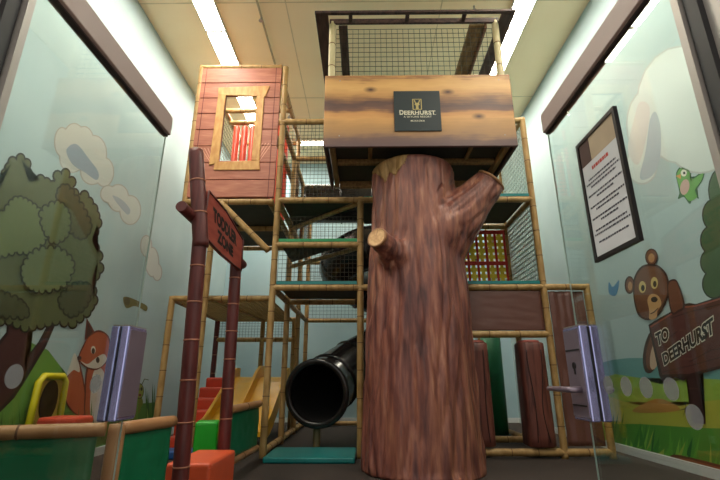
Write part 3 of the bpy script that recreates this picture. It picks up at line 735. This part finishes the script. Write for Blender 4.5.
for k in range(rows):
    za, zb_ = cz0 + k * hrow + .006, cz0 + (k + 1) * hrow - .006
    cuts = [(cx0, cx1)] if zb_ <= wz0 or za >= wz1 else [(cx0, wx0), (wx1, cx1)]
    for xa, xb in cuts:
        rbox(b, (xa, 5.965, za), (xb, 5.995, zb_), .004, 0, 0, 1)
    if za < wz1 < zb_: rbox(b, (wx0, 5.965, wz1), (wx1, 5.995, zb_), .004, 0, 0, 1)
    if za < wz0 < zb_: rbox(b, (wx0, 5.965, za), (wx1, 5.995, wz0), .004, 0, 0, 1)
for xa, xb, za, zb_ in ((cx0, wx0, cz0, cz1), (wx1, cx1, cz0, cz1), (wx0, wx1, cz0, wz0), (wx0, wx1, wz1, cz1)): box(b, (xa, 5.995, za), (xb, 6.012, zb_), 1)
for xa in (cx0 + .07, cx1 - .09): box(b, (xa, 5.962, cz0), (xa + .012, 5.9655, cz1), 1)
for k in range(4):   # drawn streaks beside the lower window corners
    prism(b, [(wx0 - .30 + k * .05, 5.9648, wz0 + .22), (wx0 - .285 + k * .05, 5.9648, wz0 + .22), (wx0 - .10 + k * .02, 5.9648, wz0 - .06), (wx0 - .11 + k * .02, 5.9648, wz0 - .06)], (0, -.001, 0), 2)
    prism(b, [(wx1 + .30 - k * .05, 5.9648, wz0 + .30), (wx1 + .285 - k * .05, 5.9648, wz0 + .30), (wx1 + .10 - k * .03, 5.9648, wz0 - .02), (wx1 + .115 - k * .03, 5.9648, wz0 - .02)], (0, -.001, 0), 2)
obj('plank_panel', b, [PLANKR, GROOVE, mat('plank_streak', (228, 160, 132), .6)], cb)
fm = .012
def trim(pts):
    b = NB(); prism(b, [(x, 5.945, z) for x, z in pts], (0, .022, 0)); bmesh.ops.bevel(b, geom=list(b.edges), offset=.004, segments=1, affect='EDGES'); return obj('window_trim', b, TRIMW, cb)
trim([(wx0 - .14, wz0 - .08), (wx0, wz0 - .04), (wx0, wz1), (wx0 - .12, wz1)]); trim([(wx1, wz0), (wx1 + .12, wz0 - .0), (wx1 + .12, wz1 - .02), (wx1, wz1)])
trim([(wx0 - .12, wz1), (wx1 + .14, wz1 - .03), (wx1 + .20, wz1 + .17), (wx0 - .13, wz1 + .14)]); trim([(wx0 - .06, wz0 - .16), (wx1 + .14, wz0 - .16), (wx1 + .12, wz0), (wx0 - .06, wz0 - .03)])
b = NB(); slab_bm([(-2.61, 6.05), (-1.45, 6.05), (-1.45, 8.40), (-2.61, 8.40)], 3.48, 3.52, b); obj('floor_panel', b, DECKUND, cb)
net((-2.66, 6.05, 3.5), (0, 2.34, 0), (0, 0, 2.3), NETTAN, cb, .09)
for k, x in enumerate((-2.49, -2.33, -2.17, -1.99, -1.81, -1.66, -1.53)):
    where = ['leftmost of the row seen through the cabin window', 'second from the left in the row behind the cabin window', 'third from the left in the row behind the cabin window', 'fourth from the left in the row behind the cabin window', 'fifth from the left in the row, mostly behind the cabin planks', 'second from the right in the row, behind the cabin planks', 'rightmost of the row, seen past the cabin edge'][k]
    t = thing('hanging_foam_post', 'upright red foam post, ' + where, 'foam post', (x, 7.5, 3.54), 'red foam posts in the cabin')
    b = NB(); tube(b, [(x, 7.5, 3.54), (x, 7.5, 3.56), (x, 7.5, 5.62), (x, 7.5, 5.66)], [.05, .062, .062, .04], 16); obj('foam_body', b, REDV, t)
    b = NB(); tube(b, [(x, 7.5, 5.66), (x, 7.5, 5.692)], .008, 6); obj('hanging_cord', b, INK, t)

# ------------------------------------------------------------------ the artificial tree
tr = thing('artificial_tree', 'huge sculpted brown tree trunk with two sawn branch stubs holding up the treehouse', 'tree', (.62, 5.28, 0))
bm_ = NB()
zs = [0, .12, .4, .9, 1.5, 2.1, 2.7, 3.2, 3.5, 3.56]; rs = [.672, .668, .655, .64, .625, .595, .55, .53, .535, .53]
tube(bm_, [(.622 + .012 * z / 3.56, 5.28, z) for z in zs], rs, 48)
e2 = onY(491, 181, 5.0); B0 = Vector((.66, 5.22, 2.42))
p2 = [B0, B0.lerp(e2, .28) + Vector((.02, 0, -.02)), B0.lerp(e2, .5) + Vector((.03, 0, -.03)), B0.lerp(e2, .75) + Vector((.02, 0, -.02)), e2]
tube(bm_, p2, [.40, .41, .335, .25, .178], 28)
e1 = onY(377, 237.5, 4.50); A0 = Vector((.52, 5.10, 2.22))
p1 = [A0, A0.lerp(e1, .35), A0.lerp(e1, .7), e1]
tube(bm_, p1, [.36, .25, .145, .112], 24)
me = bpy.data.meshes.new('trunk_tmp'); bm_.to_mesh(me); bm_.free()
to = bpy.data.objects.new('trunk_tmp', me); COL.objects.link(to)
rm = to.modifiers.new('r', 'REMESH'); rm.mode = 'VOXEL'; rm.voxel_size = .021
dg = bpy.context.evaluated_depsgraph_get(); dg.update()
me2 = bpy.data.meshes.new_from_object(to.evaluated_get(dg)); bpy.data.objects.remove(to)
t = NB(); t.from_mesh(me2)
d1_, d2_ = (p1[-1] - p1[-2]).normalized(), (p2[-1] - p2[-2]).normalized()
keep = lambda v: (v.co - e1).dot(d1_) > -.03 and (v.co - e1).length < .3 or (v.co - e2).dot(d2_) > -.03 and (v.co - e2).length < .35
for _ in range(14): bmesh.ops.smooth_vert(t, verts=[v for v in t.verts if v.co.z > .05 and not keep(v)], factor=.5, use_axis_x=True, use_axis_y=True, use_axis_z=True)
t.normal_update()
ax1, ax2 = (e1 - A0).normalized(), (e2 - B0).normalized()
disp = []
for v in t.verts:
    c = v.co
    wa = max(0, min(1, ((c - A0).dot(ax1) - .45) * 5)) if (c - A0 - ax1 * (c - A0).dot(ax1)).length < .30 else 0
    wb = max(0, min(1, ((c - B0).dot(ax2) - .45) * 4)) if (c - B0 - ax2 * (c - B0).dot(ax2)).length < .45 else 0
    def grooves(q, ax, k):
        s = q.dot(ax); r = q - ax * s
        h = .035 * noise.noise(r * 5.0 + ax * s * .8) + .022 * noise.noise(r * 11.0 + ax * s * 1.4)
        n_ = noise.noise(r * 8.0 + ax * (s * 1.0) + Vector((9, 3, 1))); h -= .030 * max(0, .28 - abs(n_)) / .28 * 1.0
        return h * k
    Z = Vector((0, 0, 1))
    w0 = max(0, 1 - wa - wb)
    fade = max(0, min(1, (3.55 - c.z) * 8)) * max(0, min(1, c.z * 12))
    h = w0 * grooves(c, Z, 1) * fade + (wa * grooves(c, ax1, .35) + wb * grooves(c, ax2, .7)) * (0 if keep(v) else 1)
    disp.append((v, v.normal * h))
for v, dv in disp: v.co += dv
for f in t.faces: f.smooth = True
# bark colouring: long vertical grain
def bark():
    m = bpy.data.materials.new('painted_bark'); m.use_nodes = True
    nt = m.node_tree; N = nt.nodes; L = nt.links; bs = N['Principled BSDF']
    bs.inputs['Roughness'].default_value = .42; bs.inputs['Specular IOR Level'].default_value = .45
    tc = N.new('ShaderNodeTexCoord')
    def nz(sc_, st, det, dis=0):
        mp = N.new('ShaderNodeMapping'); mp.inputs['Scale'].default_value = st; n = N.new('ShaderNodeTexNoise'); n.inputs['Scale'].default_value = sc_; n.inputs['Detail'].default_value = det; n.inputs['Distortion'].default_value = dis
        L.new(tc.outputs['Object'], mp.inputs['Vector']); L.new(mp.outputs['Vector'], n.inputs['Vector']); return n
    a = nz(2.4, (4, 4, .55), 5, .5); c = nz(6, (4, 4, .5), 4, .3); big = nz(1.1, (1, 1, .7), 2)
    mx = N.new('ShaderNodeMath'); mx.operation = 'MULTIPLY_ADD'; mx.inputs[1].default_value = .45; L.new(c.outputs['Fac'], mx.inputs[0])
    m2 = N.new('ShaderNodeMath'); m2.operation = 'MULTIPLY'; m2.inputs[1].default_value = .55; L.new(a.outputs['Fac'], m2.inputs[0]); L.new(m2.outputs[0], mx.inputs[2])
    rp = N.new('ShaderNodeValToRGB'); e = rp.color_ramp.elements
    st = [(.30, (62, 36, 36)), (.40, (102, 61, 54)), (.48, (128, 79, 66)), (.56, (152, 98, 78)), (.68, (186, 133, 104))]
    while len(e) < len(st): e.new(.5)
    for k, (p, q) in enumerate(st): e[k].position = p; e[k].color = (*s2l(q), 1)
    L.new(mx.outputs[0], rp.inputs['Fac'])
    mix = N.new('ShaderNodeMix'); mix.data_type = 'RGBA'; mix.blend_type = 'MULTIPLY'
    r2 = N.new('ShaderNodeValToRGB'); r2.color_ramp.elements[0].position = .35; r2.color_ramp.elements[0].color = (.80, .70, .80, 1); r2.color_ramp.elements[1].position = .65; r2.color_ramp.elements[1].color = (1, 1, 1, 1)
    L.new(big.outputs['Fac'], r2.inputs['Fac']); mix.inputs['Factor'].default_value = .9
    L.new(rp.outputs['Color'], mix.inputs['A']); L.new(r2.outputs['Color'], mix.inputs['B']); L.new(mix.outputs['Result'], bs.inputs['Base Color'])
    bp = N.new('ShaderNodeBump'); bp.inputs['Strength'].default_value = .7; bp.inputs['Distance'].default_value = .03; L.new(mx.outputs[0], bp.inputs['Height']); L.new(bp.outputs['Normal'], bs.inputs['Normal'])
    return m
# worn bare patch at the top of the trunk: a shell lifted from the trunk surface itself
t.normal_update()
def inside(p, poly):
    r = False; j = len(poly) - 1
    for i in range(len(poly)):
        if (poly[i][1] > p[1]) != (poly[j][1] > p[1]) and p[0] < (poly[j][0] - poly[i][0]) * (p[1] - poly[i][1]) / (poly[j][1] - poly[i][1]) + poly[i][0]: r = not r
        j = i
    return r
RI = ROT.transposed()
def to_px(v):
    q = RI @ (v - EYE); return (360 + q.x / -q.z * F, 240 - q.y / -q.z * F)
edge = [(370, 172), (374, 166), (384, 160), (398, 156), (408, 155), (404, 163), (399, 170), (396, 176), (390, 172), (386, 183), (383, 178), (378, 174), (374, 174)]
pb = NB(); mp_ = {}
for f in t.faces:
    c = f.calc_center_median()
    if c.z > 3.0 and f.normal.dot(EYE - c) > 0 and inside(to_px(c), edge):
        vs = []
        for v in f.verts:
            if v.index not in mp_: mp_[v.index] = pb.verts.new(v.co + v.normal * .006)
            vs.append(mp_[v.index])
        face(pb, vs, 0, True)
obj('trunk', t, bark(), tr, wn=False)
r_ = bmesh.ops.extrude_face_region(pb, geom=list(pb.faces)); bmesh.ops.translate(pb, verts=[v for v in r_['geom'] if isinstance(v, bmesh.types.BMVert)], vec=(0, .01, 0))
pt = obj('bare_patch', pb, ramp_mat('bare_wood', [(0.35, (150, 112, 66)), (0.6, (188, 146, 92)), (.75, (206, 166, 110))], 4, (8, 8, 1), .5, .2), tr); pt['label'] = 'pale worn patch without bark'
def cut_face(p, d, r):
    b = NB(); fr = frames([p - d * .02, p + d * .012]); _, u, w = fr[0]; rr = []; n = 36
    for rad, q, m_ in ((1.04, -.02, 0), (1.05, .006, 0), (.98, .012, 0), (.90, .012, 0), (.86, .008, 1), (.6, .009, 1), (.3, .0095, 1), (.05, .010, 1)):
        rr.append(([b.verts.new(p + d * q + (u * math.cos(2 * PI * k / n) + w * math.sin(2 * PI * k / n)) * r * rad * (1 + .05 * noise.noise((math.cos(2 * PI * k / n) * 1.6, math.sin(2 * PI * k / n) * 1.6, r * 9)))) for k in range(n)], m_))
    for (a, m1), (c, m2) in zip(rr, rr[1:]):
        for k in range(n): face(b, [a[k], a[(k + 1) % n], c[(k + 1) % n], c[k]], m2, True)
    face(b, rr[-1][0], 1); face(b, rr[0][0][::-1], 0)
    # a drying crack across the rings
    q = d * .013; box_ = [p + q + u * r * .05 + w * r * .04, p + q + u * r * .85 - w * r * .10, p + q + u * r * .86 - w * r * .02]
    prism(b, box_, d * .002, 0)
    o = obj('cut_face', b, [CUTRIM, CUTW], tr); o['label'] = 'pale sawn end of the branch'
cut_face(e1, d1_, .112); cut_face(e2, d2_, .185)

# ------------------------------------------------------------------ treehouse on the trunk
th = thing('treehouse', 'wide honey-coloured board treehouse with dark plaque and netting, set on top of the trunk', 'treehouse', (.675, 4.66, 3.6))
def board_mat():
    m = bpy.data.materials.new('honey_pine_board'); m.use_nodes = True
    nt = m.node_tree; N = nt.nodes; L = nt.links; bs = N['Principled BSDF']; bs.inputs['Roughness'].default_value = .5
    tc = N.new('ShaderNodeTexCoord'); sp = N.new('ShaderNodeSeparateXYZ'); L.new(tc.outputs['Object'], sp.inputs[0])
    def M(op, a, c, d=None):
        n = N.new('ShaderNodeMath'); n.operation = op
        for i, v in enumerate((a, c) if d is None else (a, c, d)):
            if isinstance(v, (int, float)): n.inputs[i].default_value = v
            else: L.new(v, n.inputs[i])
        return n.outputs[0]
    def nz(st, sc_, det):
        mp = N.new('ShaderNodeMapping'); mp.inputs['Scale'].default_value = st; n = N.new('ShaderNodeTexNoise'); n.inputs['Scale'].default_value = sc_; n.inputs['Detail'].default_value = det
        L.new(tc.outputs['Object'], mp.inputs['Vector']); L.new(mp.outputs['Vector'], n.inputs['Vector']); return n.outputs['Fac']
    v = M('DIVIDE', sp.outputs['Z'], 1.01)
    v = M('ADD', v, M('MULTIPLY', M('SUBTRACT', nz((1.3, 1, 3.0), 1.6, 3), .5), .22))
    v = M('ADD', v, M('MULTIPLY', M('SUBTRACT', nz((1.6, 1, 26), 1.5, 3), .5), .11))
    rp = N.new('ShaderNodeValToRGB'); e = rp.color_ramp.elements
    st = [(0, (100, 76, 74)), (.07, (112, 84, 76)), (.15, (160, 120, 82)), (.26, (176, 132, 82)), (.36, (202, 150, 92)), (.43, (186, 132, 78)), (.48, (114, 80, 66)), (.56, (88, 64, 60)), (.63, (138, 98, 66)), (.70, (186, 138, 84)), (.80, (206, 160, 100)), (.90, (192, 146, 88)), (.945, (140, 96, 62)), (.97, (186, 138, 82)), (1, (150, 108, 72))]
    while len(e) < len(st): e.new(.5)
    for k, (p, q) in enumerate(st): e[k].position = p; e[k].color = (*s2l(q), 1)
    L.new(v, rp.inputs['Fac'])
    fac = None
    for fx, fv in ((.245, .76), (.655, .72), (.807, .375)):
        dx = M('DIVIDE', M('SUBTRACT', sp.outputs['X'], (fx - .5) * 2.33), .085); dz = M('DIVIDE', M('SUBTRACT', sp.outputs['Z'], fv * 1.01), .045)
        r = M('SQRT', M('ADD', M('MULTIPLY', dx, dx), M('MULTIPLY', dz, dz)), 0)
        k = M('SUBTRACT', 1.15, r); k.node.use_clamp = True
        fac = k if fac is None else M('MAXIMUM', fac, k)
    mix = N.new('ShaderNodeMix'); mix.data_type = 'RGBA'; mix.inputs['B'].default_value = (*s2l((74, 44, 36)), 1)
    L.new(fac, mix.inputs['Factor']); L.new(rp.outputs['Color'], mix.inputs['A']); L.new(mix.outputs['Result'], bs.inputs['Base Color'])
    return m
HONEY = board_mat()
b = NB(); rbox(b, (-.49, 4.63, 3.575), (1.82, 4.67, 4.58), .006); fb = obj('front_board', b, HONEY, th)
b = NB()
for x, z in ((-.3, 3.72), (.675, 3.80), (1.68, 3.72), (-.3, 4.5), (1.68, 4.5)): tube(b, [(x, 4.631, z), (x, 4.626, z)], .008, 8)
obj('screw', b, ALU, fb)
for x in (-.49, 1.80):
    b = NB(); rbox(b, (x, 4.672, 3.6), (x + .04, 5.93, 4.55), .005); obj('side_board', b, DARKW, th)
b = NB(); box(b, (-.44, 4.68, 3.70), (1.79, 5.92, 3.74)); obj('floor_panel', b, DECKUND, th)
def fbm(lo, hi):
    b = NB(); rbox(b, lo, hi, .012); obj('floor_beam', b, TANW, th)
fbm((-.43, 4.70, 3.625), (-.36, 5.9, 3.698)); fbm((1.71, 4.70, 3.625), (1.78, 5.9, 3.698)); fbm((-.355, 5.84, 3.60), (1.705, 5.91, 3.698)); fbm((-.355, 5.16, 3.63), (1.705, 5.24, 3.698))
for x in (.05, 1.3): fbm((x, 4.70, 3.66), (x + .05, 5.15, 3.698))
for x, y in ((-.42, 4.76), (1.76, 4.76), (-.42, 5.86), (1.76, 5.86)): pole('post', (x, y, 3.76), (x, y, 5.52), th, .045, [BAMPALE, BAND])
b = NB(); rbox(b, (-.64, 4.55, 5.495), (1.98, 4.60, 5.53), .005); obj('roof_board', b, DARKW, th)
b = NB(); rbox(b, (-.46, 4.72, 5.485), (1.80, 4.755, 5.56), .005); obj('roof_board', b, DARKW, th)
b = NB(); rbox(b, (-.46, 5.84, 5.42), (1.80, 5.88, 5.515), .005); obj('roof_board', b, DARKW, th)
for x in (-.2, .55, 1.3):
    b = NB(); box(b, (x, 4.60, 5.495), (x + .05, 4.72, 5.53)); obj('roof_spacer', b, DARKW, th)
for xa, xb, z in ((-.64, -.47, 5.495), (1.81, 1.98, 5.495)):
    b = NB(); rbox(b, (xa, 4.602, z), (xb, 6.15, z + .04), .005); obj('roof_board', b, DARKW, th)
b = NB(); rbox(b, (1.42, 4.77, 5.47), (1.62, 5.83, 5.50), .004); obj('roof_board', b, TANW, th)
b = NB(); rbox(b, (1.625, 4.77, 5.43), (1.655, 5.83, 5.52), .004); obj('roof_board', b, mat('roof_edge', (140, 96, 66), .6), th)
b = NB(); rbox(b, (-.34, 4.77, 5.47), (-.22, 5.83, 5.50), .004); obj('roof_board', b, DARKW, th)
net((-.37, 4.765, 4.3), (2.08, 0, 0), (0, 0, 1.12), NETBLK, th, .073, .0045)
# plaque with its lettering and emblem
YP = 4.625
q = [onY(px, py, YP) for px, py in ((394, 91.5), (440, 91.5), (441, 131), (394, 131.5))]
x0, x1 = (q[0].x + q[3].x) / 2, (q[1].x + q[2].x) / 2; z1, z0 = (q[0].z + q[1].z) / 2, (q[2].z + q[3].z) / 2
b = NB(); rbox(b, (x0, YP - .012, z0), (x1, YP + .006, z1), .003); pq = obj('plaque', b, TEALDK, th); pq['label'] = 'dark teal square plaque with resort lettering'
W, H = x1 - x0, z1 - z0; yf = YP - .012
U = lambda fx, fz: Vector((x0 + W * fx, yf, z1 - H * fz))
b = NB(); put_text(b, 'D', U(.115, .49), U(.205, .49), U(.205, .605), U(.115, .605), (0, -1, 0), 0, .03)
put_text(b, 'EERHURST', U(.212, .505), U(.885, .505), U(.885, .605), U(.212, .605), (0, -1, 0), 0, .03, space=1.05)
put_text(b, 'A SKYLINE RESORT', U(.2, .635), U(.8, .635), U(.8, .68), U(.2, .68), (0, -1, 0), 0, .01, space=1.1); put_text(b, 'MUSKOKA', U(.35, .735), U(.65, .735), U(.65, .78), U(.35, .78), (0, -1, 0), 0, .01, space=1.15)
# small serifs give the word its carved look
for k in range(9):
    fx = .125 + k * .089
    for fz in (.605,): p = U(fx, fz); box(b, (p.x, yf - .0025, p.z - .002), (p.x + W * .06, yf - .0015, p.z + .002))
obj('plaque_lettering', b, CREAMINK, pq)
b = NB()
def E(fx0, fz0, fx1, fz1, mi=0, l=.002): a, c = U(fx0, fz0), U(fx1, fz1); box(b, (a.x, yf - l, c.z), (c.x, yf - l + .0015, a.z), mi)
E(.40, .21, .60, .48); E(.42, .225, .58, .465, 1, .003)
for pts in ([(.43, .24), (.455, .24), (.475, .31), (.46, .33)], [(.57, .24), (.545, .24), (.525, .31), (.54, .33)], [(.46, .31), (.54, .31), (.555, .36), (.525, .38), (.53, .465), (.47, .465), (.475, .38), (.445, .36)]):
    prism(b, [U(x, z) + Vector((0, -.0035, 0)) for x, z in pts], (0, -.001, 0), 0)
obj('plaque_emblem', b, [GOLD, TEALDK], pq)

# ================================================================== toddler corner
tf = thing('toddler_climber', 'low open bamboo frame with net roof over the toddler slide, by the left wall', 'climbing frame', (-2.1, 7.7, 0))
fx0, fx1, fy0, fy1, fz = -2.87, -1.37, 6.46, 8.9, 2.08
pole('post', (fx0, fy0, 0), (fx0, fy0, fz + .03), tf); pole('post', (fx0 - .1, fy1, 0), (fx0 - .1, fy1, fz), tf, .05, [REDPOLE, REDBAND]); pole('post', (-1.42, fy1, 0), (-1.42, fy1, fz), tf)
pole('post', (-2.05, fy1, 0), (-2.05, fy1, fz), tf)
pole('beam', (fx0, fy0, fz), (fx1, fy0, fz), tf); pole('beam', (fx0 - .1, fy1, fz), (fx1, fy1, fz), tf); pole('beam', (fx0, fy0, fz), (fx0 - .1, fy1, fz), tf); pole('beam', (-2.2, fy0, fz), (-2.05, fy1, fz), tf); pole('beam', (fx0 - .1, fy1, 1.68), (fx1, fy1, 1.68), tf)
net((fx0 + .02, fy0 + .05, fz - .02), (1.46, 0, 0), (-.06, 2.38, 0), NETTAN, tf, .07, .012)
net((fx0 - .06, fy1, 1.72), (1.5, 0, 0), (0, 0, .34), NETBLK, tf, .06)
b = NB(); box(b, (-2.9, 8.42, .86), (-1.4, 8.86, .95), 0); o = obj('platform', b, GREENMAT, tf); o['label'] = 'green topped platform'

# red foam steps
st = thing('foam_steps', 'red-orange foam staircase climbing beside the left side of the yellow slide', 'steps', (-2.6, 7.3, 0))
n = 6
for k in range(n):
    ya = 6.6 + k * .29; za = .16 * (k + 1)
    b = NB(); rbox(b, (-2.80, ya, 0), (-2.385, ya + .285 if k < n - 1 else 8.40, za), .035, 0, 0, 3); obj('step', b, REDV, st)
# yellow double slide
ys = thing('toddler_slide', 'short yellow plastic double slide behind the green toddler fence', 'slide', (-1.85, 7.3, 0))
prof = [(8.40, .97), (8.15, .96), (7.9, .88), (7.5, .64), (7.1, .42), (6.8, .30), (6.6, .25), (6.45, .25)]
b = NB(); pr = [(-2.32, y, z) for y, z in prof] + [(-2.32, y, z - .06) for y, z in prof[::-1]]; prism(b, pr, (.94, 0, 0)); obj('slide_bed', b, YELLOW, ys)
for x, h in ((-2.34, .16), (-1.90, .20), (-1.42, .16)):
    b = NB(); up = [(x, y, z + h * (1 if y > 6.8 else .7)) for y, z in prof]; lowr = [(x, y, max(.02, z - .12)) for y, z in prof[::-1]]
    prism(b, up + lowr, (.05, 0, 0)); bmesh.ops.bevel(b, geom=list(b.edges), offset=.008, segments=2, affect='EDGES'); obj('side_wall', b, YELLOW, ys)
# soft blocks
def block(lo, hi, m, label, cat='foam block', rot=0, name='foam_block'):
    b = NB(); rbox(b, lo, hi, .025, 0, rot, 3); t = thing(name, label, cat, ((lo[0] + hi[0]) / 2, (lo[1] + hi[1]) / 2, lo[2])); obj('block_body', b, m, t)
    b = NB(); z = hi[2] - .04; rbox(b, (lo[0] - .001, lo[1] - .001, z), (hi[0] + .001, hi[1] + .001, z + .004), .0015, 0, rot, 1); obj('block_seam', b, m, t); return t
block((-2.02, 5.52, 0), (-1.76, 5.80, .46), LIMEV, 'bright lime green upright foam block standing inside the toddler fence', rot=.25)
block((-2.62, 5.85, 0), (-2.08, 6.15, .10), BLUEMAT, 'low blue foam mat lying in front of the toddler slide', 'mat', name='foam_mat')
q = onZ(237, 451, .30)
block((-1.60, 3.86, 0), (-1.235, 4.58, .30), ORANGEV, 'large orange foam step block in the gateway between the dark red poles', name='step_block')
block((-2.95, 4.2, 0), (-2.6, 4.5, .61), REDV, 'red foam bench block behind the front toddler fence by the left wall', name='foam_bench')
# yellow mirror panel against the left wall
pp = thing('mirror_panel', 'yellow framed toddler play panel with an oval dark mirror against the left wall', 'play panel', (-3.38, 5.1, 0))
xa = -3.40; a_ = onX(37, 376, xa); c_ = onX(66, 376, xa); ya, yb = a_.y, c_.y; zt = a_.z
b = NB(); box(b, (-3.41, ya + .05, .2), (-3.39, yb - .05, zt - .04)); obj('panel_board', b, mat('panel_ochre', (196, 158, 70), .5), pp)
b = NB(); tube(b, [(-3.38, ya - .02, 0), (-3.38, ya + .02, zt - .06), (-3.38, ya + .08, zt), (-3.38, yb - .08, zt), (-3.38, yb - .02, zt - .06), (-3.38, yb + .02, 0)], .035, 12); obj('panel_frame', b, mat('bright_yellow', (236, 216, 30), .4), pp)
b = NB(); cy, cz = (ya + yb) / 2, .72; prism(b, [(-3.389, cy + .13 * math.cos(t_), cz + .21 * math.sin(t_)) for t_ in [2 * PI * k / 28 for k in range(28)]], (.012, 0, 0)); obj('mirror', b, MIRRORDK, pp)

# ------------------------------------------------------------------ low fences
RT, RB = .64, .13
def fence(a, c, label, posts=()):
    a = Vector((*a, 0)); c = Vector((*c, 0)); mid = (a + c) / 2; t = thing('toddler_fence', label, 'fence', mid, 'low green toddler fences')
    up = Vector((0, 0, 1)); d = (c - a).normalized(); nrm = Vector((-d.y, d.x, 0))
    obj('top_rail', pole_bm(a + up * RT, c + up * RT, .042, .5), [RAILTAN, RAILSEAM], t); obj('bottom_rail', pole_bm(a + up * RB, c + up * RB, .036, .5), [RAILTAN, RAILSEAM], t)
    b = NB(); nx, nz = 30, 12; gr = []
    for s in (-1, 1):
        g = [[b.verts.new(a + d * ((c - a).length * (.03 + .94 * i / nx)) + up * (RB + .03 + (RT - RB - .06) * j / nz) + nrm * (s * .006 + .012 * math.sin(PI * j / nz) * noise.noise((i * .25, j * .3, a.x * 3)))) for i in range(nx + 1)] for j in range(nz + 1)]
        gr.append(g)
        for j in range(nz):
            for i in range(nx): face(b, [g[j][i], g[j][i + 1], g[j + 1][i + 1], g[j + 1][i]], 0, True)
    for j in (0, nz):
        for i in range(nx): face(b, [gr[0][j][i], gr[0][j][i + 1], gr[1][j][i + 1], gr[1][j][i]])
    for i in (0, nx):
        for j in range(nz): face(b, [gr[0][j][i], gr[0][j + 1][i], gr[1][j + 1][i], gr[1][j][i]])
    obj('fence_panel', b, GREENV, t)
    for p in posts: obj('post', pole_bm((p[0], p[1], 0), (p[0], p[1], RT + .03), .05, .33), [RAILTAN, RAILSEAM], t)
    return t
pA = onZ(0, 433, RT); pB = onZ(117, 429, RT); pC = Vector((-1.38, 3.62, 0))
dirA = (pA - pB).normalized(); far = pB + dirA * 1.45
fence((far.x, far.y), ((pB + dirA * .064).x, (pB + dirA * .064).y), 'green vinyl toddler fence crossing in front of the left wall, seen through the glass door')
fence((pB.x + .01, pB.y + .02), (pC.x - .07, pC.y - .07), 'short green toddler fence from the tan corner post to the leaning dark red pole', [(pB.x, pB.y)])
fence((-1.385, 4.75), (-1.34, 5.92), 'green toddler fence running from the upright dark red pole back to the climbing tower')

# ------------------------------------------------------------------ toddler zone gate
gt = thing('zone_gate', 'dark red bamboo pole gateway with a hanging red toddler zone sign', 'gate', (-1.4, 4.2, 0))
r2 = [REDPOLE, REDBAND]
a = onY(181, 470, 3.65); c = onY(200.5, 232, 3.65); k = a.z / (c.z - a.z); foot = a - (c - a) * k
pole('pole', (foot.x, 3.65, 0), (c.x, 3.65, c.z), gt, .062, r2, .33)
u0 = onY(201, 247, 3.64); u1 = onY(196, 151, 3.63)
o = pole('pole_stub', u0, u1, gt, .068, r2, .33); d = (u1 - u0).normalized()
b = NB(); tube(b, [u1, u1 + d * .012], .056, 16); obj('pole_cap', b, mat('cut_bamboo', (150, 130, 112), .6), gt)
a2 = onY(224, 447, 4.65); c2 = onY(236, 262, 4.65); k = a2.z / (c2.z - a2.z); f2 = a2 - (c2 - a2) * k
pole('pole', (f2.x, 4.65, 0), (c2.x, 4.65, c2.z + .1), gt, .062, r2, .3)
h0 = onY(181, 206, 3.42); h1 = onY(243, 265, 4.95)
h0.x -= .0; pole('crossbar', h0, h1, gt, .05, r2, .4)
qs = [onY(209, 191, 3.66), onY(243, 240, 4.52), onY(241, 271, 4.52), onY(202, 234, 3.66)]
v1 = qs[1] - qs[0]; nrm = v1.cross(qs[3] - qs[0]).normalized()
if nrm.x < 0: nrm = -nrm
def onS(px, py):
    d = ray(px, py); return EYE + d * ((qs[0] - EYE).dot(nrm) / d.dot(nrm))
cs = [onS(209, 191), onS(226, 211), onS(243, 240), onS(241, 271), onS(221, 254), onS(202, 234)]
b = NB(); prism(b, cs, -nrm * .03); sg = obj('sign_board', b, [SIGNRED], gt)
b = NB()
put_text(b, 'TODDLER', onS(213, 206), onS(236.5, 234), onS(236.5, 247), onS(213, 221), nrm, 0, .06, .003); put_text(b, 'ZONE', onS(217, 228), onS(233, 247), onS(233, 258), onS(217, 242), nrm, 0, .06, .003)
obj('sign_lettering', b, INK, sg)
b = NB()
for i in range(6):
    p, q_ = cs[i], cs[(i + 1) % 6]; tube(b, [p + nrm * .001, q_ + nrm * .001], .010, 6)
obj('sign_border', b, mat('sign_edge', (84, 30, 28), .5), sg)

# ================================================================== light
w = bpy.data.worlds.new('lobby_light'); sc.world = w; w.use_nodes = True
w.node_tree.nodes['Background'].inputs['Color'].default_value = (1.0, .95, .88, 1); w.node_tree.nodes['Background'].inputs['Strength'].default_value = .85
sc.view_settings.view_transform = 'Standard'; sc.view_settings.look = 'None'; sc.view_settings.gamma = 1; sc.view_settings.use_curve_mapping = False
sc.view_settings.exposure = 0.55
try:
    sc.cycles.max_bounces = 12; sc.cycles.diffuse_bounces = 6; sc.cycles.transparent_max_bounces = 24; sc.cycles.caustics_reflective = False; sc.cycles.caustics_refractive = False
except Exception:
    pass
